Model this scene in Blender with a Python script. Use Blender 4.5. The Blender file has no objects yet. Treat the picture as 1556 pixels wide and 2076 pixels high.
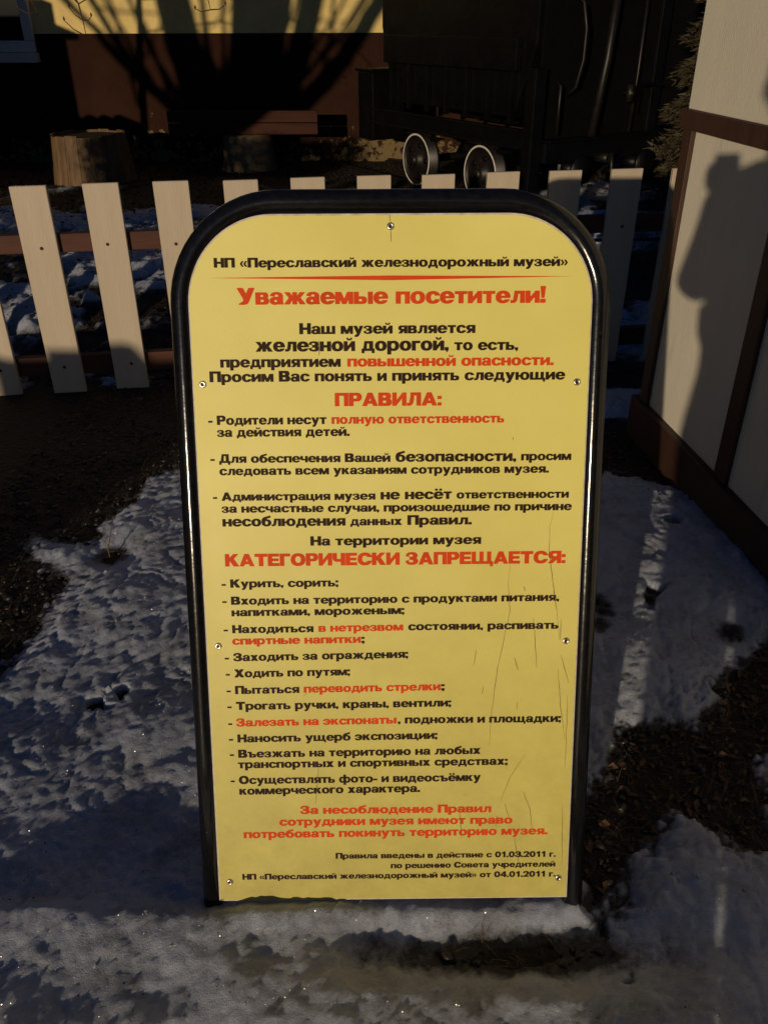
import bpy, bmesh, math, random
import numpy as np
from mathutils import Vector, Matrix, noise as mnoise

random.seed(7)
rng = np.random.default_rng(7)
S = bpy.context.scene
COL = S.collection
R = math.radians

# ------------------------------------------------------------------ camera, world, sun, exposure
H = 1.3597
cam_d = bpy.data.cameras.new('camera')
cam_d.sensor_fit = 'VERTICAL'
cam_d.sensor_height = 36.0
cam_d.lens = 1681.3 / 2076 * 36.0
cam_d.clip_start = 0.05
cam_d.clip_end = 500
cam = bpy.data.objects.new('camera', cam_d)
COL.objects.link(cam)
cam.location = (0, 0, H)
_p, _r = .5361, -.0035
_f = Vector((0, math.cos(_p), -math.sin(_p)))
cam.rotation_euler = (Matrix.Rotation(-_r, 3, _f) @ _f.to_track_quat('-Z', 'Y').to_matrix()).to_euler()
S.camera = cam

SUN_EL = R(7.9)
LD = Vector((.3617 * math.cos(SUN_EL), .9323 * math.cos(SUN_EL), -math.sin(SUN_EL))).normalized()   # the way the light travels
world = bpy.data.worlds.new("World")
S.world = world
world.use_nodes = True
_nt = world.node_tree
_sky = _nt.nodes.new('ShaderNodeTexSky')
_sky.sky_type = 'NISHITA'
_sky.sun_disc = False
_sky.sun_elevation = SUN_EL
_sky.sun_rotation = R(201.2)
_sky.dust_density = .3
_sky.ozone_density = 6.0
_nt.links.new(_sky.outputs[0], _nt.nodes['Background'].inputs[0])
_nt.nodes['Background'].inputs[1].default_value = 0.078
sun_d = bpy.data.lights.new('sun', 'SUN')
sun_d.energy = 5.0
sun_d.angle = R(0.53)
sun_d.color = (1.0, .79, .54)
sun = bpy.data.objects.new('sun', sun_d)
COL.objects.link(sun)
sun.rotation_euler = LD.to_track_quat('-Z', 'Y').to_euler()
S.view_settings.view_transform = 'Standard'
S.view_settings.look = 'None'
S.view_settings.gamma = 1
S.view_settings.exposure = -1.15
S.view_settings.use_curve_mapping = False
S.render.engine = 'CYCLES'
S.cycles.max_bounces = 6

# ------------------------------------------------------------------ materials
def mat(name, color, rough=.6, metal=0, spec=.5, bump=0, bscale=200, var=0, vscale=8, coat=0, stretch=None, c2=None):
    """principled with procedural colour variation (noise) and fine relief; object coordinates"""
    m = bpy.data.materials.new(name); m.use_nodes = True
    nt = m.node_tree; b = nt.nodes['Principled BSDF']
    b.inputs['Base Color'].default_value = (*color, 1)
    b.inputs['Roughness'].default_value = rough
    b.inputs['Metallic'].default_value = metal
    b.inputs['Specular IOR Level'].default_value = spec
    b.inputs['Coat Weight'].default_value = coat
    tc = nt.nodes.new('ShaderNodeTexCoord'); mp = nt.nodes.new('ShaderNodeMapping')
    nt.links.new(tc.outputs['Object'], mp.inputs[0])
    if stretch: mp.inputs['Scale'].default_value = stretch
    if var or c2:
        n = nt.nodes.new('ShaderNodeTexNoise'); n.inputs['Scale'].default_value = vscale
        n.inputs['Detail'].default_value = 8; n.inputs['Roughness'].default_value = .65
        nt.links.new(mp.outputs[0], n.inputs[0])
        r = nt.nodes.new('ShaderNodeValToRGB')
        r.color_ramp.elements[0].position = .3; r.color_ramp.elements[1].position = .72
        lo = c2 if c2 else [c * (1 - var) for c in color]
        r.color_ramp.elements[0].color = (*lo, 1)
        r.color_ramp.elements[1].color = (*[min(1, c * (1 + var * .4)) for c in color], 1)
        nt.links.new(n.outputs[0], r.inputs[0]); nt.links.new(r.outputs[0], b.inputs['Base Color'])
    if bump:
        n2 = nt.nodes.new('ShaderNodeTexNoise'); n2.inputs['Scale'].default_value = bscale; n2.inputs['Detail'].default_value = 5
        nt.links.new(mp.outputs[0], n2.inputs[0])
        bp = nt.nodes.new('ShaderNodeBump'); bp.inputs['Strength'].default_value = 1; bp.inputs['Distance'].default_value = bump
        nt.links.new(n2.outputs[0], bp.inputs['Height']); nt.links.new(bp.outputs[0], b.inputs['Normal'])
    return m

def nodes_of(m): return m.node_tree, m.node_tree.nodes['Principled BSDF']
def specks(m, scale, thr, col, width=.02, stretch=(1, 1, 1), rough=None):
    """small worn or dirty spots over the base colour"""
    nt, b = nodes_of(m); L = nt.links
    tc = nt.nodes.new('ShaderNodeTexCoord'); mp = nt.nodes.new('ShaderNodeMapping'); mp.inputs['Scale'].default_value = stretch
    L.new(tc.outputs['Object'], mp.inputs[0])
    n = nt.nodes.new('ShaderNodeTexNoise'); n.inputs['Scale'].default_value = scale; n.inputs['Detail'].default_value = 6; n.inputs['Roughness'].default_value = .7
    L.new(mp.outputs[0], n.inputs[0])
    r = nt.nodes.new('ShaderNodeMapRange'); r.inputs[1].default_value = thr; r.inputs[2].default_value = thr + width; L.new(n.outputs[0], r.inputs[0])
    mx = nt.nodes.new('ShaderNodeMix'); mx.data_type = 'RGBA'; L.new(r.outputs[0], mx.inputs[0])
    if b.inputs['Base Color'].links: L.new(b.inputs['Base Color'].links[0].from_socket, mx.inputs[6])
    else: mx.inputs[6].default_value = b.inputs['Base Color'].default_value
    mx.inputs[7].default_value = (*col, 1); L.new(mx.outputs[2], b.inputs['Base Color'])
    if rough is not None:
        q = nt.nodes.new('ShaderNodeMapRange'); q.inputs[3].default_value = b.inputs['Roughness'].default_value; q.inputs[4].default_value = rough
        L.new(r.outputs[0], q.inputs[0]); L.new(q.outputs[0], b.inputs['Roughness'])
    return m

M = {}
M['picket'] = mat('white_paint_wood', (.53, .45, .345), .5, bump=.0009, bscale=60, var=.10, vscale=5, stretch=(3, 3, .25))
M['rail'] = mat('brown_stain_wood', (.080, .022, .009), .7, bump=.001, bscale=60, var=.5, vscale=6, stretch=(.3, 3, 3))
M['brown_v'] = mat('brown_painted_board', (.060, .025, .014), .6, bump=.001, bscale=70, var=.4, vscale=6, stretch=(3, 3, .3))
M['booth_white'] = mat('booth_white_paint', (.86, .82, .68), .55, bump=.0014, bscale=120, var=.10, vscale=3, stretch=(2, 2, .4))
M['tube'] = mat('black_gloss_paint', (.008, .008, .009), .16, spec=.6, bump=.0006, bscale=25, var=.6, vscale=90)
M['sheet_edge'] = mat('sheet_edge_white', (.72, .66, .60), .5, var=.4, vscale=60)
M['steel'] = mat('rivet_steel', (.75, .70, .62), .28, metal=1, bump=.0002, bscale=600)
M['dark_hole'] = mat('rivet_core', (.012, .010, .009), .5)
M['screw'] = mat('rusty_screw', (.05, .02, .012), .7, var=.5, vscale=200)
M['letter_dark'] = mat('print_dark_brown', (.030, .011, .005), .6, spec=.2, var=.3, vscale=40)
M['letter_red'] = mat('print_red', (.80, .070, .008), .6, spec=.2, var=.15, vscale=20)
M['scratch'] = mat('scratch_line', (.17, .125, .045), .7)
M['black'] = mat('black_oil_paint', (.0032, .0033, .004), .42, spec=.22, bump=.002, bscale=18, var=.6, vscale=6)
M['black_dull'] = mat('sooty_black', (.003, .003, .003), .7, spec=.12, bump=.002, bscale=30, var=.5, vscale=9)
M['rim_white'] = mat('white_rim_paint', (.70, .66, .60), .5, var=.3, vscale=25)
M['tyre'] = mat('greasy_steel', (.010, .008, .007), .45, spec=.4, var=.6, vscale=20)
M['trim'] = mat('window_white', (.62, .60, .55), .5, var=.12, vscale=10)
M['glass'] = mat('window_glass', (.010, .012, .015), .08)
M['roof'] = mat('roof_metal', (.10, .06, .04), .5, var=.3)
M['bark'] = mat('grey_brown_bark', (.075, .050, .035), .9, bump=.01, bscale=30, var=.5, vscale=12, stretch=(3, 3, .4))
M['twig'] = mat('reddish_twig', (.07, .032, .022), .7, var=.4, vscale=40)
M['needle'] = mat('conifer_needles', (.045, .040, .014), .7, var=.6, vscale=6, c2=(.028, .014, .006))
M['spruce'] = mat('dark_spruce_needles', (.020, .028, .014), .8, var=.5, vscale=3)
M['stave'] = mat('weathered_stave', (.165, .10, .045), .75, bump=.003, bscale=40, var=.65, vscale=7, stretch=(3, 3, .3))
M['pale'] = mat('pale_cut_wood', (.17, .12, .06), .8, bump=.002, bscale=40, var=.4, vscale=10)
M['bench'] = mat('red_brown_plank', (.05, .017, .010), .7, spec=.15, bump=.002, bscale=40, var=.4, vscale=5, stretch=(.3, 3, 3))
M['cloth'] = mat('dark_jacket_cloth', (.03, .032, .04), .9, bump=.003, bscale=60, var=.3)
M['jeans'] = mat('blue_trousers', (.03, .04, .07), .9, bump=.002, bscale=80, var=.3)
M['skin'] = mat('skin', (.48, .28, .2), .5, var=.1, vscale=30)
M['hair'] = mat('dark_hair', (.03, .02, .014), .7, bump=.004, bscale=100)
M['boot'] = mat('black_boot', (.015, .014, .013), .5)
M['phone'] = mat('phone_black', (.01, .01, .012), .2)
M['brick'] = mat('sky_blocker_brick', (.09, .05, .035), .85, var=.4, vscale=2)
M['green_wagon'] = mat('dull_green_paint', (.05, .07, .05), .6, var=.3)

specks(M['tube'], 55, .70, (.16, .12, .10), .05, rough=.6)
specks(M['picket'], 38, .735, (.10, .06, .04), .02)
specks(M['picket'], 9, .64, (.38, .31, .22), .12, (3, 3, .3))
specks(M['booth_white'], 30, .76, (.30, .22, .15), .03)
specks(M['booth_white'], 7, .60, (.66, .62, .52), .12, (2, 2, .25))
specks(M['brown_v'], 60, .70, (.018, .012, .008), .05)
specks(M['brown_v'], 14, .66, (.10, .055, .035), .1)
specks(M['rail'], 20, .68, (.12, .06, .035), .08)
# yellow printed sheet: faint blotches, rub marks, mould along the lower edge
def m_sheet():
    m = mat('yellow_printed_sheet', (.84, .75, .18), .42, spec=.4, bump=.00025, bscale=900)
    nt, b = nodes_of(m); L = nt.links
    tc = nt.nodes.new('ShaderNodeTexCoord')
    n = nt.nodes.new('ShaderNodeTexNoise'); n.inputs['Scale'].default_value = 5; n.inputs['Detail'].default_value = 6
    L.new(tc.outputs['Object'], n.inputs[0])
    r = nt.nodes.new('ShaderNodeValToRGB'); r.color_ramp.elements[0].position = .3; r.color_ramp.elements[1].position = .7
    r.color_ramp.elements[0].color = (.80, .725, .19, 1); r.color_ramp.elements[1].color = (.88, .81, .235, 1)
    L.new(n.outputs[0], r.inputs[0])
    # grime that gathers near the lower edge (a stain on the sheet, blotchy)
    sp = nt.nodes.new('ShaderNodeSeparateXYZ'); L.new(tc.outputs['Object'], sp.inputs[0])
    n2 = nt.nodes.new('ShaderNodeTexNoise'); n2.inputs['Scale'].default_value = 38; n2.inputs['Detail'].default_value = 8; n2.inputs['Roughness'].default_value = .7
    L.new(tc.outputs['Object'], n2.inputs[0])
    mr = nt.nodes.new('ShaderNodeMapRange'); mr.inputs[1].default_value = .000; mr.inputs[2].default_value = .013
    mr.inputs[3].default_value = .20; mr.inputs[4].default_value = -.25
    L.new(sp.outputs[1], mr.inputs[0])
    ad = nt.nodes.new('ShaderNodeMath'); ad.operation = 'ADD'; L.new(n2.outputs[0], ad.inputs[0]); L.new(mr.outputs[0], ad.inputs[1])
    # only on two stretches: noise along x
    n3 = nt.nodes.new('ShaderNodeValToRGB'); n3.color_ramp.interpolation = 'EASE'
    a3 = nt.nodes.new('ShaderNodeMath'); a3.operation = 'MULTIPLY_ADD'; a3.inputs[1].default_value = 1 / .6; a3.inputs[2].default_value = .5
    L.new(sp.outputs[0], a3.inputs[0]); L.new(a3.outputs[0], n3.inputs[0])
    el_ = n3.color_ramp.elements; el_[0].position = .0; el_[0].color = (1, 1, 1, 1); el_[1].position = .13; el_[1].color = (0, 0, 0, 1)
    for p_, v_ in ((.64, 0), (.72, .7), (.80, 0)): e_ = el_.new(p_); e_.color = (v_, v_, v_, 1)
    a4 = nt.nodes.new('ShaderNodeMath'); a4.operation = 'MULTIPLY_ADD'; a4.inputs[1].default_value = .46; L.new(n3.outputs[0], a4.inputs[0]); L.new(ad.outputs[0], a4.inputs[2])
    st = nt.nodes.new('ShaderNodeMapRange'); st.inputs[1].default_value = 1.06; st.inputs[2].default_value = 1.10; L.new(a4.outputs[0], st.inputs[0])
    mx = nt.nodes.new('ShaderNodeMix'); mx.data_type = 'RGBA'
    L.new(st.outputs[0], mx.inputs[0]); L.new(r.outputs[0], mx.inputs[6]); mx.inputs[7].default_value = (.03, .035, .015, 1)
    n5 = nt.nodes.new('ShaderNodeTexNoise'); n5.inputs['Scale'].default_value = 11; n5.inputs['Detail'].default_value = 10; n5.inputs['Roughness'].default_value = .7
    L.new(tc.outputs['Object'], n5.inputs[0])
    h5 = nt.nodes.new('ShaderNodeMapRange'); h5.inputs[1].default_value = 0; h5.inputs[2].default_value = .75; h5.inputs[3].default_value = 1.15; h5.inputs[4].default_value = .0; L.new(sp.outputs[1], h5.inputs[0])  # blotchy darkening down the sheet: light fall-off painted in, plus some dirt film
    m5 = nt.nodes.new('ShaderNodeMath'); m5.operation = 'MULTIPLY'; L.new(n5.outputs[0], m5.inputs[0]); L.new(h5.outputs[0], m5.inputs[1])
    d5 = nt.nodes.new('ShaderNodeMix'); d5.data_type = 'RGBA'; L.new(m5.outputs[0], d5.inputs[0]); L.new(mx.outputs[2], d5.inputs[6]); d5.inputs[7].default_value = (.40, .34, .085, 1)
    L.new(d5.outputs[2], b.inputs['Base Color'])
    # rubbed, hazy patches
    n4 = nt.nodes.new('ShaderNodeTexNoise'); n4.inputs['Scale'].default_value = 14; n4.inputs['Detail'].default_value = 9
    mp = nt.nodes.new('ShaderNodeMapping'); mp.inputs['Scale'].default_value = (1, .3, 1); L.new(tc.outputs['Object'], mp.inputs[0]); L.new(mp.outputs[0], n4.inputs[0])
    mr4 = nt.nodes.new('ShaderNodeMapRange'); mr4.inputs[3].default_value = .30; mr4.inputs[4].default_value = .52; L.new(n4.outputs[0], mr4.inputs[0])
    L.new(mr4.outputs[0], b.inputs['Roughness'])
    return m
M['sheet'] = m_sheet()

def m_snow():
    m = bpy.data.materials.new('old_snow'); m.use_nodes = True
    nt, b = nodes_of(m); L = nt.links
    tc = nt.nodes.new('ShaderNodeTexCoord')
    def noise(s, d, ro=.6):
        n = nt.nodes.new('ShaderNodeTexNoise'); n.inputs['Scale'].default_value = s; n.inputs['Detail'].default_value = d; n.inputs['Roughness'].default_value = ro
        L.new(tc.outputs['Object'], n.inputs[0]); return n
    n1 = noise(9, 8, .7)
    r = nt.nodes.new('ShaderNodeValToRGB'); r.color_ramp.elements[0].position = .30; r.color_ramp.elements[1].position = .55
    r.color_ramp.elements[0].color = (.27, .29, .33, 1); r.color_ramp.elements[1].color = (.45, .50, .62, 1)
    L.new(n1.outputs[0], r.inputs[0])
    # specks of dirt sunk in the crust
    n2 = noise(120, 6, .75)
    r2 = nt.nodes.new('ShaderNodeValToRGB'); r2.color_ramp.elements[0].position = .62; r2.color_ramp.elements[1].position = .70
    r2.color_ramp.elements[0].color = (0, 0, 0, 1); r2.color_ramp.elements[1].color = (1, 1, 1, 1)
    L.new(n2.outputs[0], r2.inputs[0])
    mx = nt.nodes.new('ShaderNodeMix'); mx.data_type = 'RGBA'; L.new(r2.outputs[0], mx.inputs[0]); L.new(r.outputs[0], mx.inputs[6]); mx.inputs[7].default_value = (.10, .07, .05, 1)
    # thin, wet, dirty margin where the snow runs out
    at = nt.nodes.new('ShaderNodeAttribute'); at.attribute_name = 'thin'
    n9 = noise(34, 8, .75)
    a9 = nt.nodes.new('ShaderNodeMath'); a9.operation = 'ADD'; L.new(at.outputs['Fac'], a9.inputs[0]); L.new(n9.outputs[0], a9.inputs[1])
    m9 = nt.nodes.new('ShaderNodeMapRange'); m9.inputs[1].default_value = .76; m9.inputs[2].default_value = 1.12; m9.inputs[4].default_value = .93; L.new(a9.outputs[0], m9.inputs[0])
    x9 = nt.nodes.new('ShaderNodeMix'); x9.data_type = 'RGBA'; L.new(m9.outputs[0], x9.inputs[0]); L.new(mx.outputs[2], x9.inputs[6]); x9.inputs[7].default_value = (.022, .015, .010, 1)
    L.new(x9.outputs[2], b.inputs['Base Color'])
    b.inputs['Roughness'].default_value = .5
    b.inputs['Specular IOR Level'].default_value = .35
    b.inputs['Subsurface Weight'].default_value = .85
    b.inputs['Subsurface Radius'].default_value = (.014, .018, .024)
    b.inputs['Subsurface Scale'].default_value = 1.0
    # granular crust: coarse and fine relief
    n3 = noise(70, 8, .7); n4 = noise(420, 3, .6)
    bp = nt.nodes.new('ShaderNodeBump'); bp.inputs['Distance'].default_value = .010; bp.inputs['Strength'].default_value = .8; L.new(n3.outputs[0], bp.inputs['Height'])
    bp2 = nt.nodes.new('ShaderNodeBump'); bp2.inputs['Distance'].default_value = .003; bp2.inputs['Strength'].default_value = .8; L.new(n4.outputs[0], bp2.inputs['Height']); L.new(bp.outputs[0], bp2.inputs['Normal'])
    L.new(bp2.outputs[0], b.inputs['Normal'])
    # ice crystals: tiny facets, each with its own tilt
    v = nt.nodes.new('ShaderNodeTexVoronoi'); v.inputs['Scale'].default_value = 900; L.new(tc.outputs['Object'], v.inputs[0])
    vm = nt.nodes.new('ShaderNodeVectorMath'); vm.operation = 'SUBTRACT'; vm.inputs[1].default_value = (.5, .5, .0); L.new(v.outputs['Color'], vm.inputs[0])
    vn = nt.nodes.new('ShaderNodeVectorMath'); vn.operation = 'NORMALIZE'; L.new(vm.outputs[0], vn.inputs[0])
    g = nt.nodes.new('ShaderNodeBsdfGlossy'); g.inputs['Roughness'].default_value = .12; g.inputs['Color'].default_value = (.9, .9, .9, 1); L.new(vn.outputs[0], g.inputs['Normal'])
    ms = nt.nodes.new('ShaderNodeMixShader'); ms.inputs[0].default_value = .014
    L.new(b.outputs[0], ms.inputs[1]); L.new(g.outputs[0], ms.inputs[2])
    L.new(ms.outputs[0], nt.nodes['Material Output'].inputs[0])
    return m
M['snow'] = m_snow()

def m_soil():
    m = mat('wet_dark_soil', (.014, .009, .006), .75, spec=.4, bump=.012, bscale=55, var=.8, vscale=22)
    return m
M['soil'] = m_soil()
M['stone'] = mat('wet_pebble', (.026, .021, .017), .42, var=.7, vscale=40, bump=.002, bscale=100)
M['litter'] = mat('dead_leaf', (.12, .060, .026), .7, var=.7, vscale=60)
M['litter_dark'] = mat('rotten_leaf', (.019, .0115, .0075), .7, var=.7, vscale=60)
M['straw'] = mat('dry_grass_straw', (.15, .085, .035), .7, var=.5, vscale=50)
M['greenery'] = mat('fir_branch_needles', (.018, .026, .012), .7, var=.5, vscale=30)

def m_plinth():
    m = mat('brown_plaster', (.032, .0125, .0070), .85, spec=.12, bump=.006, bscale=40, var=.45, vscale=1.3)
    nt, b = nodes_of(m); L = nt.links
    src = b.inputs['Base Color'].links[0].from_socket
    tc = nt.nodes.new('ShaderNodeTexCoord'); sp = nt.nodes.new('ShaderNodeSeparateXYZ'); L.new(tc.outputs['Object'], sp.inputs[0])
    n = nt.nodes.new('ShaderNodeTexNoise'); n.inputs['Scale'].default_value = 17; n.inputs['Detail'].default_value = 9; n.inputs['Roughness'].default_value = .72
    L.new(tc.outputs['Object'], n.inputs[0])
    big = nt.nodes.new('ShaderNodeTexNoise'); big.inputs['Scale'].default_value = 1.6; L.new(tc.outputs['Object'], big.inputs[0])
    mr = nt.nodes.new('ShaderNodeMapRange'); mr.inputs[1].default_value = .05; mr.inputs[2].default_value = .62; mr.inputs[3].default_value = .12; mr.inputs[4].default_value = -.16
    L.new(sp.outputs[2], mr.inputs[0])
    a = nt.nodes.new('ShaderNodeMath'); a.operation = 'ADD'; L.new(n.outputs[0], a.inputs[0]); L.new(mr.outputs[0], a.inputs[1])
    a2 = nt.nodes.new('ShaderNodeMath'); a2.operation = 'MULTIPLY_ADD'; a2.inputs[1].default_value = .35; L.new(big.outputs[0], a2.inputs[0]); L.new(a.outputs[0], a2.inputs[2])
    st = nt.nodes.new('ShaderNodeMapRange'); st.inputs[1].default_value = .775; st.inputs[2].default_value = .80; L.new(a2.outputs[0], st.inputs[0])
    mx = nt.nodes.new('ShaderNodeMix'); mx.data_type = 'RGBA'; L.new(st.outputs[0], mx.inputs[0]); L.new(src, mx.inputs[6]); mx.inputs[7].default_value = (.16, .12, .055, 1)
    L.new(mx.outputs[2], b.inputs['Base Color'])
    return m
M['plinth'] = m_plinth()
M['yellow_wall'] = mat('yellow_render', (.78, .60, .23), .85, bump=.003, bscale=60, var=.22, vscale=3)

# ------------------------------------------------------------------ helpers
def link(o, parent=None):
    COL.objects.link(o)
    if parent is not None: o.parent = parent
    return o
def tag(o, label=None, cat=None, group=None, kind=None):
    if label: o['label'] = label
    if cat: o['category'] = cat
    if group: o['group'] = group
    if kind: o['kind'] = kind
    return o
def empty(name, loc=(0, 0, 0), rz=0):
    o = bpy.data.objects.new(name, None); COL.objects.link(o)
    o.location = loc; o.rotation_euler = (0, 0, rz); o.empty_display_size = .1
    return o
def mobj(name, bm, m, parent=None, smooth=False, bevel=0):
    me = bpy.data.meshes.new(name)
    bm.normal_update()
    bm.to_mesh(me); bm.free()
    if smooth:
        me.polygons.foreach_set('use_smooth', [True] * len(me.polygons))
    for k in (m if isinstance(m, (list, tuple)) else [m]): me.materials.append(k)
    o = bpy.data.objects.new(name, me)
    if bevel:
        md = o.modifiers.new('b', 'BEVEL'); md.width = bevel; md.segments = 2; md.limit_method = 'ANGLE'
    return link(o, parent)
def box(bm, x0, x1, y0, y1, z0, z1, mi=0, jit=0):
    j = lambda: random.uniform(-jit, jit) if jit else 0
    v = [bm.verts.new((x + j(), y + j(), z + j())) for z in (z0, z1) for y in (y0, y1) for x in (x0, x1)]
    for f in ((0, 2, 3, 1), (4, 5, 7, 6), (0, 1, 5, 4), (2, 6, 7, 3), (0, 4, 6, 2), (1, 3, 7, 5)):
        bm.faces.new([v[i] for i in f]).material_index = mi
    return v
def prism(bm, pts, ax, a0, a1):
    """extrude polygon pts (2D) along axis ax between a0 and a1"""
    def P(p, a):
        return {'x': (a, p[0], p[1]), 'y': (p[0], a, p[1]), 'z': (p[0], p[1], a)}[ax]
    A = [bm.verts.new(P(p, a0)) for p in pts]; B = [bm.verts.new(P(p, a1)) for p in pts]
    bm.faces.new(A); bm.faces.new(B[::-1])
    n = len(pts)
    for i in range(n):
        bm.faces.new((A[i], B[i], B[(i + 1) % n], A[(i + 1) % n]))
    bmesh.ops.recalc_face_normals(bm, faces=bm.faces[:])
def tube(bm, pts, rad, seg=10, caps=True, mi=0):
    """tube through pts; rad number or list"""
    pts = [Vector(p) for p in pts]; n = len(pts)
    rad = rad if isinstance(rad, (list, tuple)) else [rad] * n
    t0 = (pts[1] - pts[0]).normalized()
    ref = Vector((0, 0, 1)) if abs(t0.z) < .9 else Vector((1, 0, 0))
    u = t0.cross(ref).normalized(); rings = []
    for i, p in enumerate(pts):
        t = ((pts[min(i + 1, n - 1)] - pts[max(i - 1, 0)])).normalized()
        u = (u - t * u.dot(t)).normalized(); w = t.cross(u)
        rings.append([bm.verts.new(p + (u * math.cos(a) + w * math.sin(a)) * rad[i]) for a in [2 * math.pi * k / seg for k in range(seg)]])
    for i in range(n - 1):
        for k in range(seg):
            f = bm.faces.new((rings[i][k], rings[i][(k + 1) % seg], rings[i + 1][(k + 1) % seg], rings[i + 1][k])); f.material_index = mi; f.smooth = True
    if caps:
        bm.faces.new(rings[0][::-1]).material_index = mi; bm.faces.new(rings[-1]).material_index = mi
def lathe(bm, prof, M4, seg=24):
    """revolve (r, h) profile about local z, transformed by M4"""
    rings = []
    for r_, h in prof:
        rings.append([bm.verts.new(M4 @ Vector((r_ * math.cos(2 * math.pi * k / seg), r_ * math.sin(2 * math.pi * k / seg), h))) for k in range(seg)] if r_ > 1e-6 else [bm.verts.new(M4 @ Vector((0, 0, h)))])
    for a, b in zip(rings, rings[1:]):
        for k in range(seg):
            k2 = (k + 1) % seg
            if len(a) == 1 and len(b) == 1: continue
            if len(a) == 1: f = bm.faces.new((a[0], b[k2], b[k]))
            elif len(b) == 1: f = bm.faces.new((a[k], a[k2], b[0]))
            else: f = bm.faces.new((a[k], a[k2], b[k2], b[k]))
            f.smooth = True
def npmesh(name, V, F, m, parent=None, smooth=False, mats_idx=None):
    V = np.asarray(V, np.float32); F = np.asarray(F, np.int32)
    me = bpy.data.meshes.new(name); k = F.shape[1]
    me.vertices.add(len(V)); me.vertices.foreach_set('co', V.ravel())
    me.loops.add(F.size); me.loops.foreach_set('vertex_index', F.ravel())
    me.polygons.add(len(F)); me.polygons.foreach_set('loop_start', np.arange(0, F.size, k, dtype=np.int32))
    me.polygons.foreach_set('loop_total', np.full(len(F), k, np.int32))
    if smooth: me.polygons.foreach_set('use_smooth', np.ones(len(F), bool))
    for q in (m if isinstance(m, (list, tuple)) else [m]): me.materials.append(q)
    if mats_idx is not None: me.polygons.foreach_set('material_index', np.asarray(mats_idx, np.int32))
    me.update(); me.validate()
    return link(bpy.data.objects.new(name, me), parent)

# value noise in numpy
_tab = rng.random((256, 256)).astype(np.float64)
def vnoise(x, y):
    xi = np.floor(x).astype(int); yi = np.floor(y).astype(int); fx = x - xi; fy = y - yi
    fx = fx * fx * fx * (fx * (fx * 6 - 15) + 10); fy = fy * fy * fy * (fy * (fy * 6 - 15) + 10)
    g = lambda a, b: _tab[a & 255, b & 255]
    return (g(xi, yi) * (1 - fx) + g(xi + 1, yi) * fx) * (1 - fy) + (g(xi, yi + 1) * (1 - fx) + g(xi + 1, yi + 1) * fx) * fy
def fbm(x, y, s, octv=5, gain=.5, seed=0):
    a = 1.; t = 0.; n = 0.; c, sn = math.cos(.6), math.sin(.6)
    x = x * s + seed * 17.3; y = y * s + seed * 5.9
    for i in range(octv):
        t = t + a * (vnoise(x, y) * 2 - 1); n += a
        a *= gain; x, y = (x * c - y * sn) * 2.03 + 3.1, (x * sn + y * c) * 2.03 + 7.7
    return t / n
def sdpoly(x, y, P):
    """signed distance, positive inside"""
    P = np.array(P, float); d = np.full(x.shape, 1e9); ins = np.zeros(x.shape, bool)
    for i in range(len(P)):
        a = P[i]; b = P[(i + 1) % len(P)]; e = b - a
        t = np.clip(((x - a[0]) * e[0] + (y - a[1]) * e[1]) / (e @ e), 0, 1)
        d = np.minimum(d, np.hypot(x - a[0] - t * e[0], y - a[1] - t * e[1]))
        c = ((a[1] > y) != (b[1] > y)) & (x < (b[0] - a[0]) * (y - a[1]) / (b[1] - a[1] + 1e-12) + a[0])
        ins ^= c
    return np.where(ins, d, -d)
def sstep(v, a, b):
    t = np.clip((v - a) / (b - a), 0, 1); return t * t * (3 - 2 * t)

# ------------------------------------------------------------------ ground and snow
def ground_h(x, y):
    g = .010 * fbm(x, y, 1.7, 4, .5, 1)
    bank = sstep(y, 3.45, 4.6) * (1 - sstep(y, 5.6, 7.6)) * sstep(-x, .6, 1.1)          # bank behind the fence, left
    g = g + bank * .14
    rb = sstep(y, 3.9, 5.2) * (1 - sstep(y, 6.5, 8.0)) * sstep(x, 1.2, 1.9)
    g = g + rb * .10
    return g
SN_A = [(-.30, 2.75), (-.67, 2.68), (-.74, 2.62), (-.80, 2.53), (-.86, 2.28), (-.90, 2.12), (-1.08, 2.16), (-1.04, 2.02), (-.87, 1.9), (-.91, 1.78),
        (-.90, 1.64), (-.96, 1.50), (-1.6, 1.3), (-3, .9), (-3, -1.5), (-.1, -1.5), (1.5, -1.2), (1.2, .4), (.80, .74), (.62, .83), (.42, .85), (.39, .815), (.375, .82), (.37, .90), (.30, 1.1), (.10, 1.6), (-.05, 2.3)]
SN_B = [(.30, 1.6), (.45, 2.3), (.70, 2.56), (.79, 2.56), (.96, 2.47), (1.10, 2.35), (1.20, 2.0), (1.16, 1.70), (.99, 1.63), (.90, 1.55), (.84, 1.52), (.78, 1.42), (.70, 1.34), (.63, 1.36),
        (.54, 1.33), (.47, 1.20), (.38, 1.12), (.30, 1.30)]
SN_C = [(.372, .78), (.378, .87), (.42, .97), (.49, 1.04), (.56, 1.12), (.62, 1.11), (.66, 1.05), (.74, 1.01), (.9, .95), (1.5, .8), (1.5, .2), (.9, .4), (.45, .6), (.39, .74)]
SN_D = [(.76, 1.10), (.78, 1.26), (1.4, 1.4), (1.3, 1.0), (.80, 1.08)]
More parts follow.
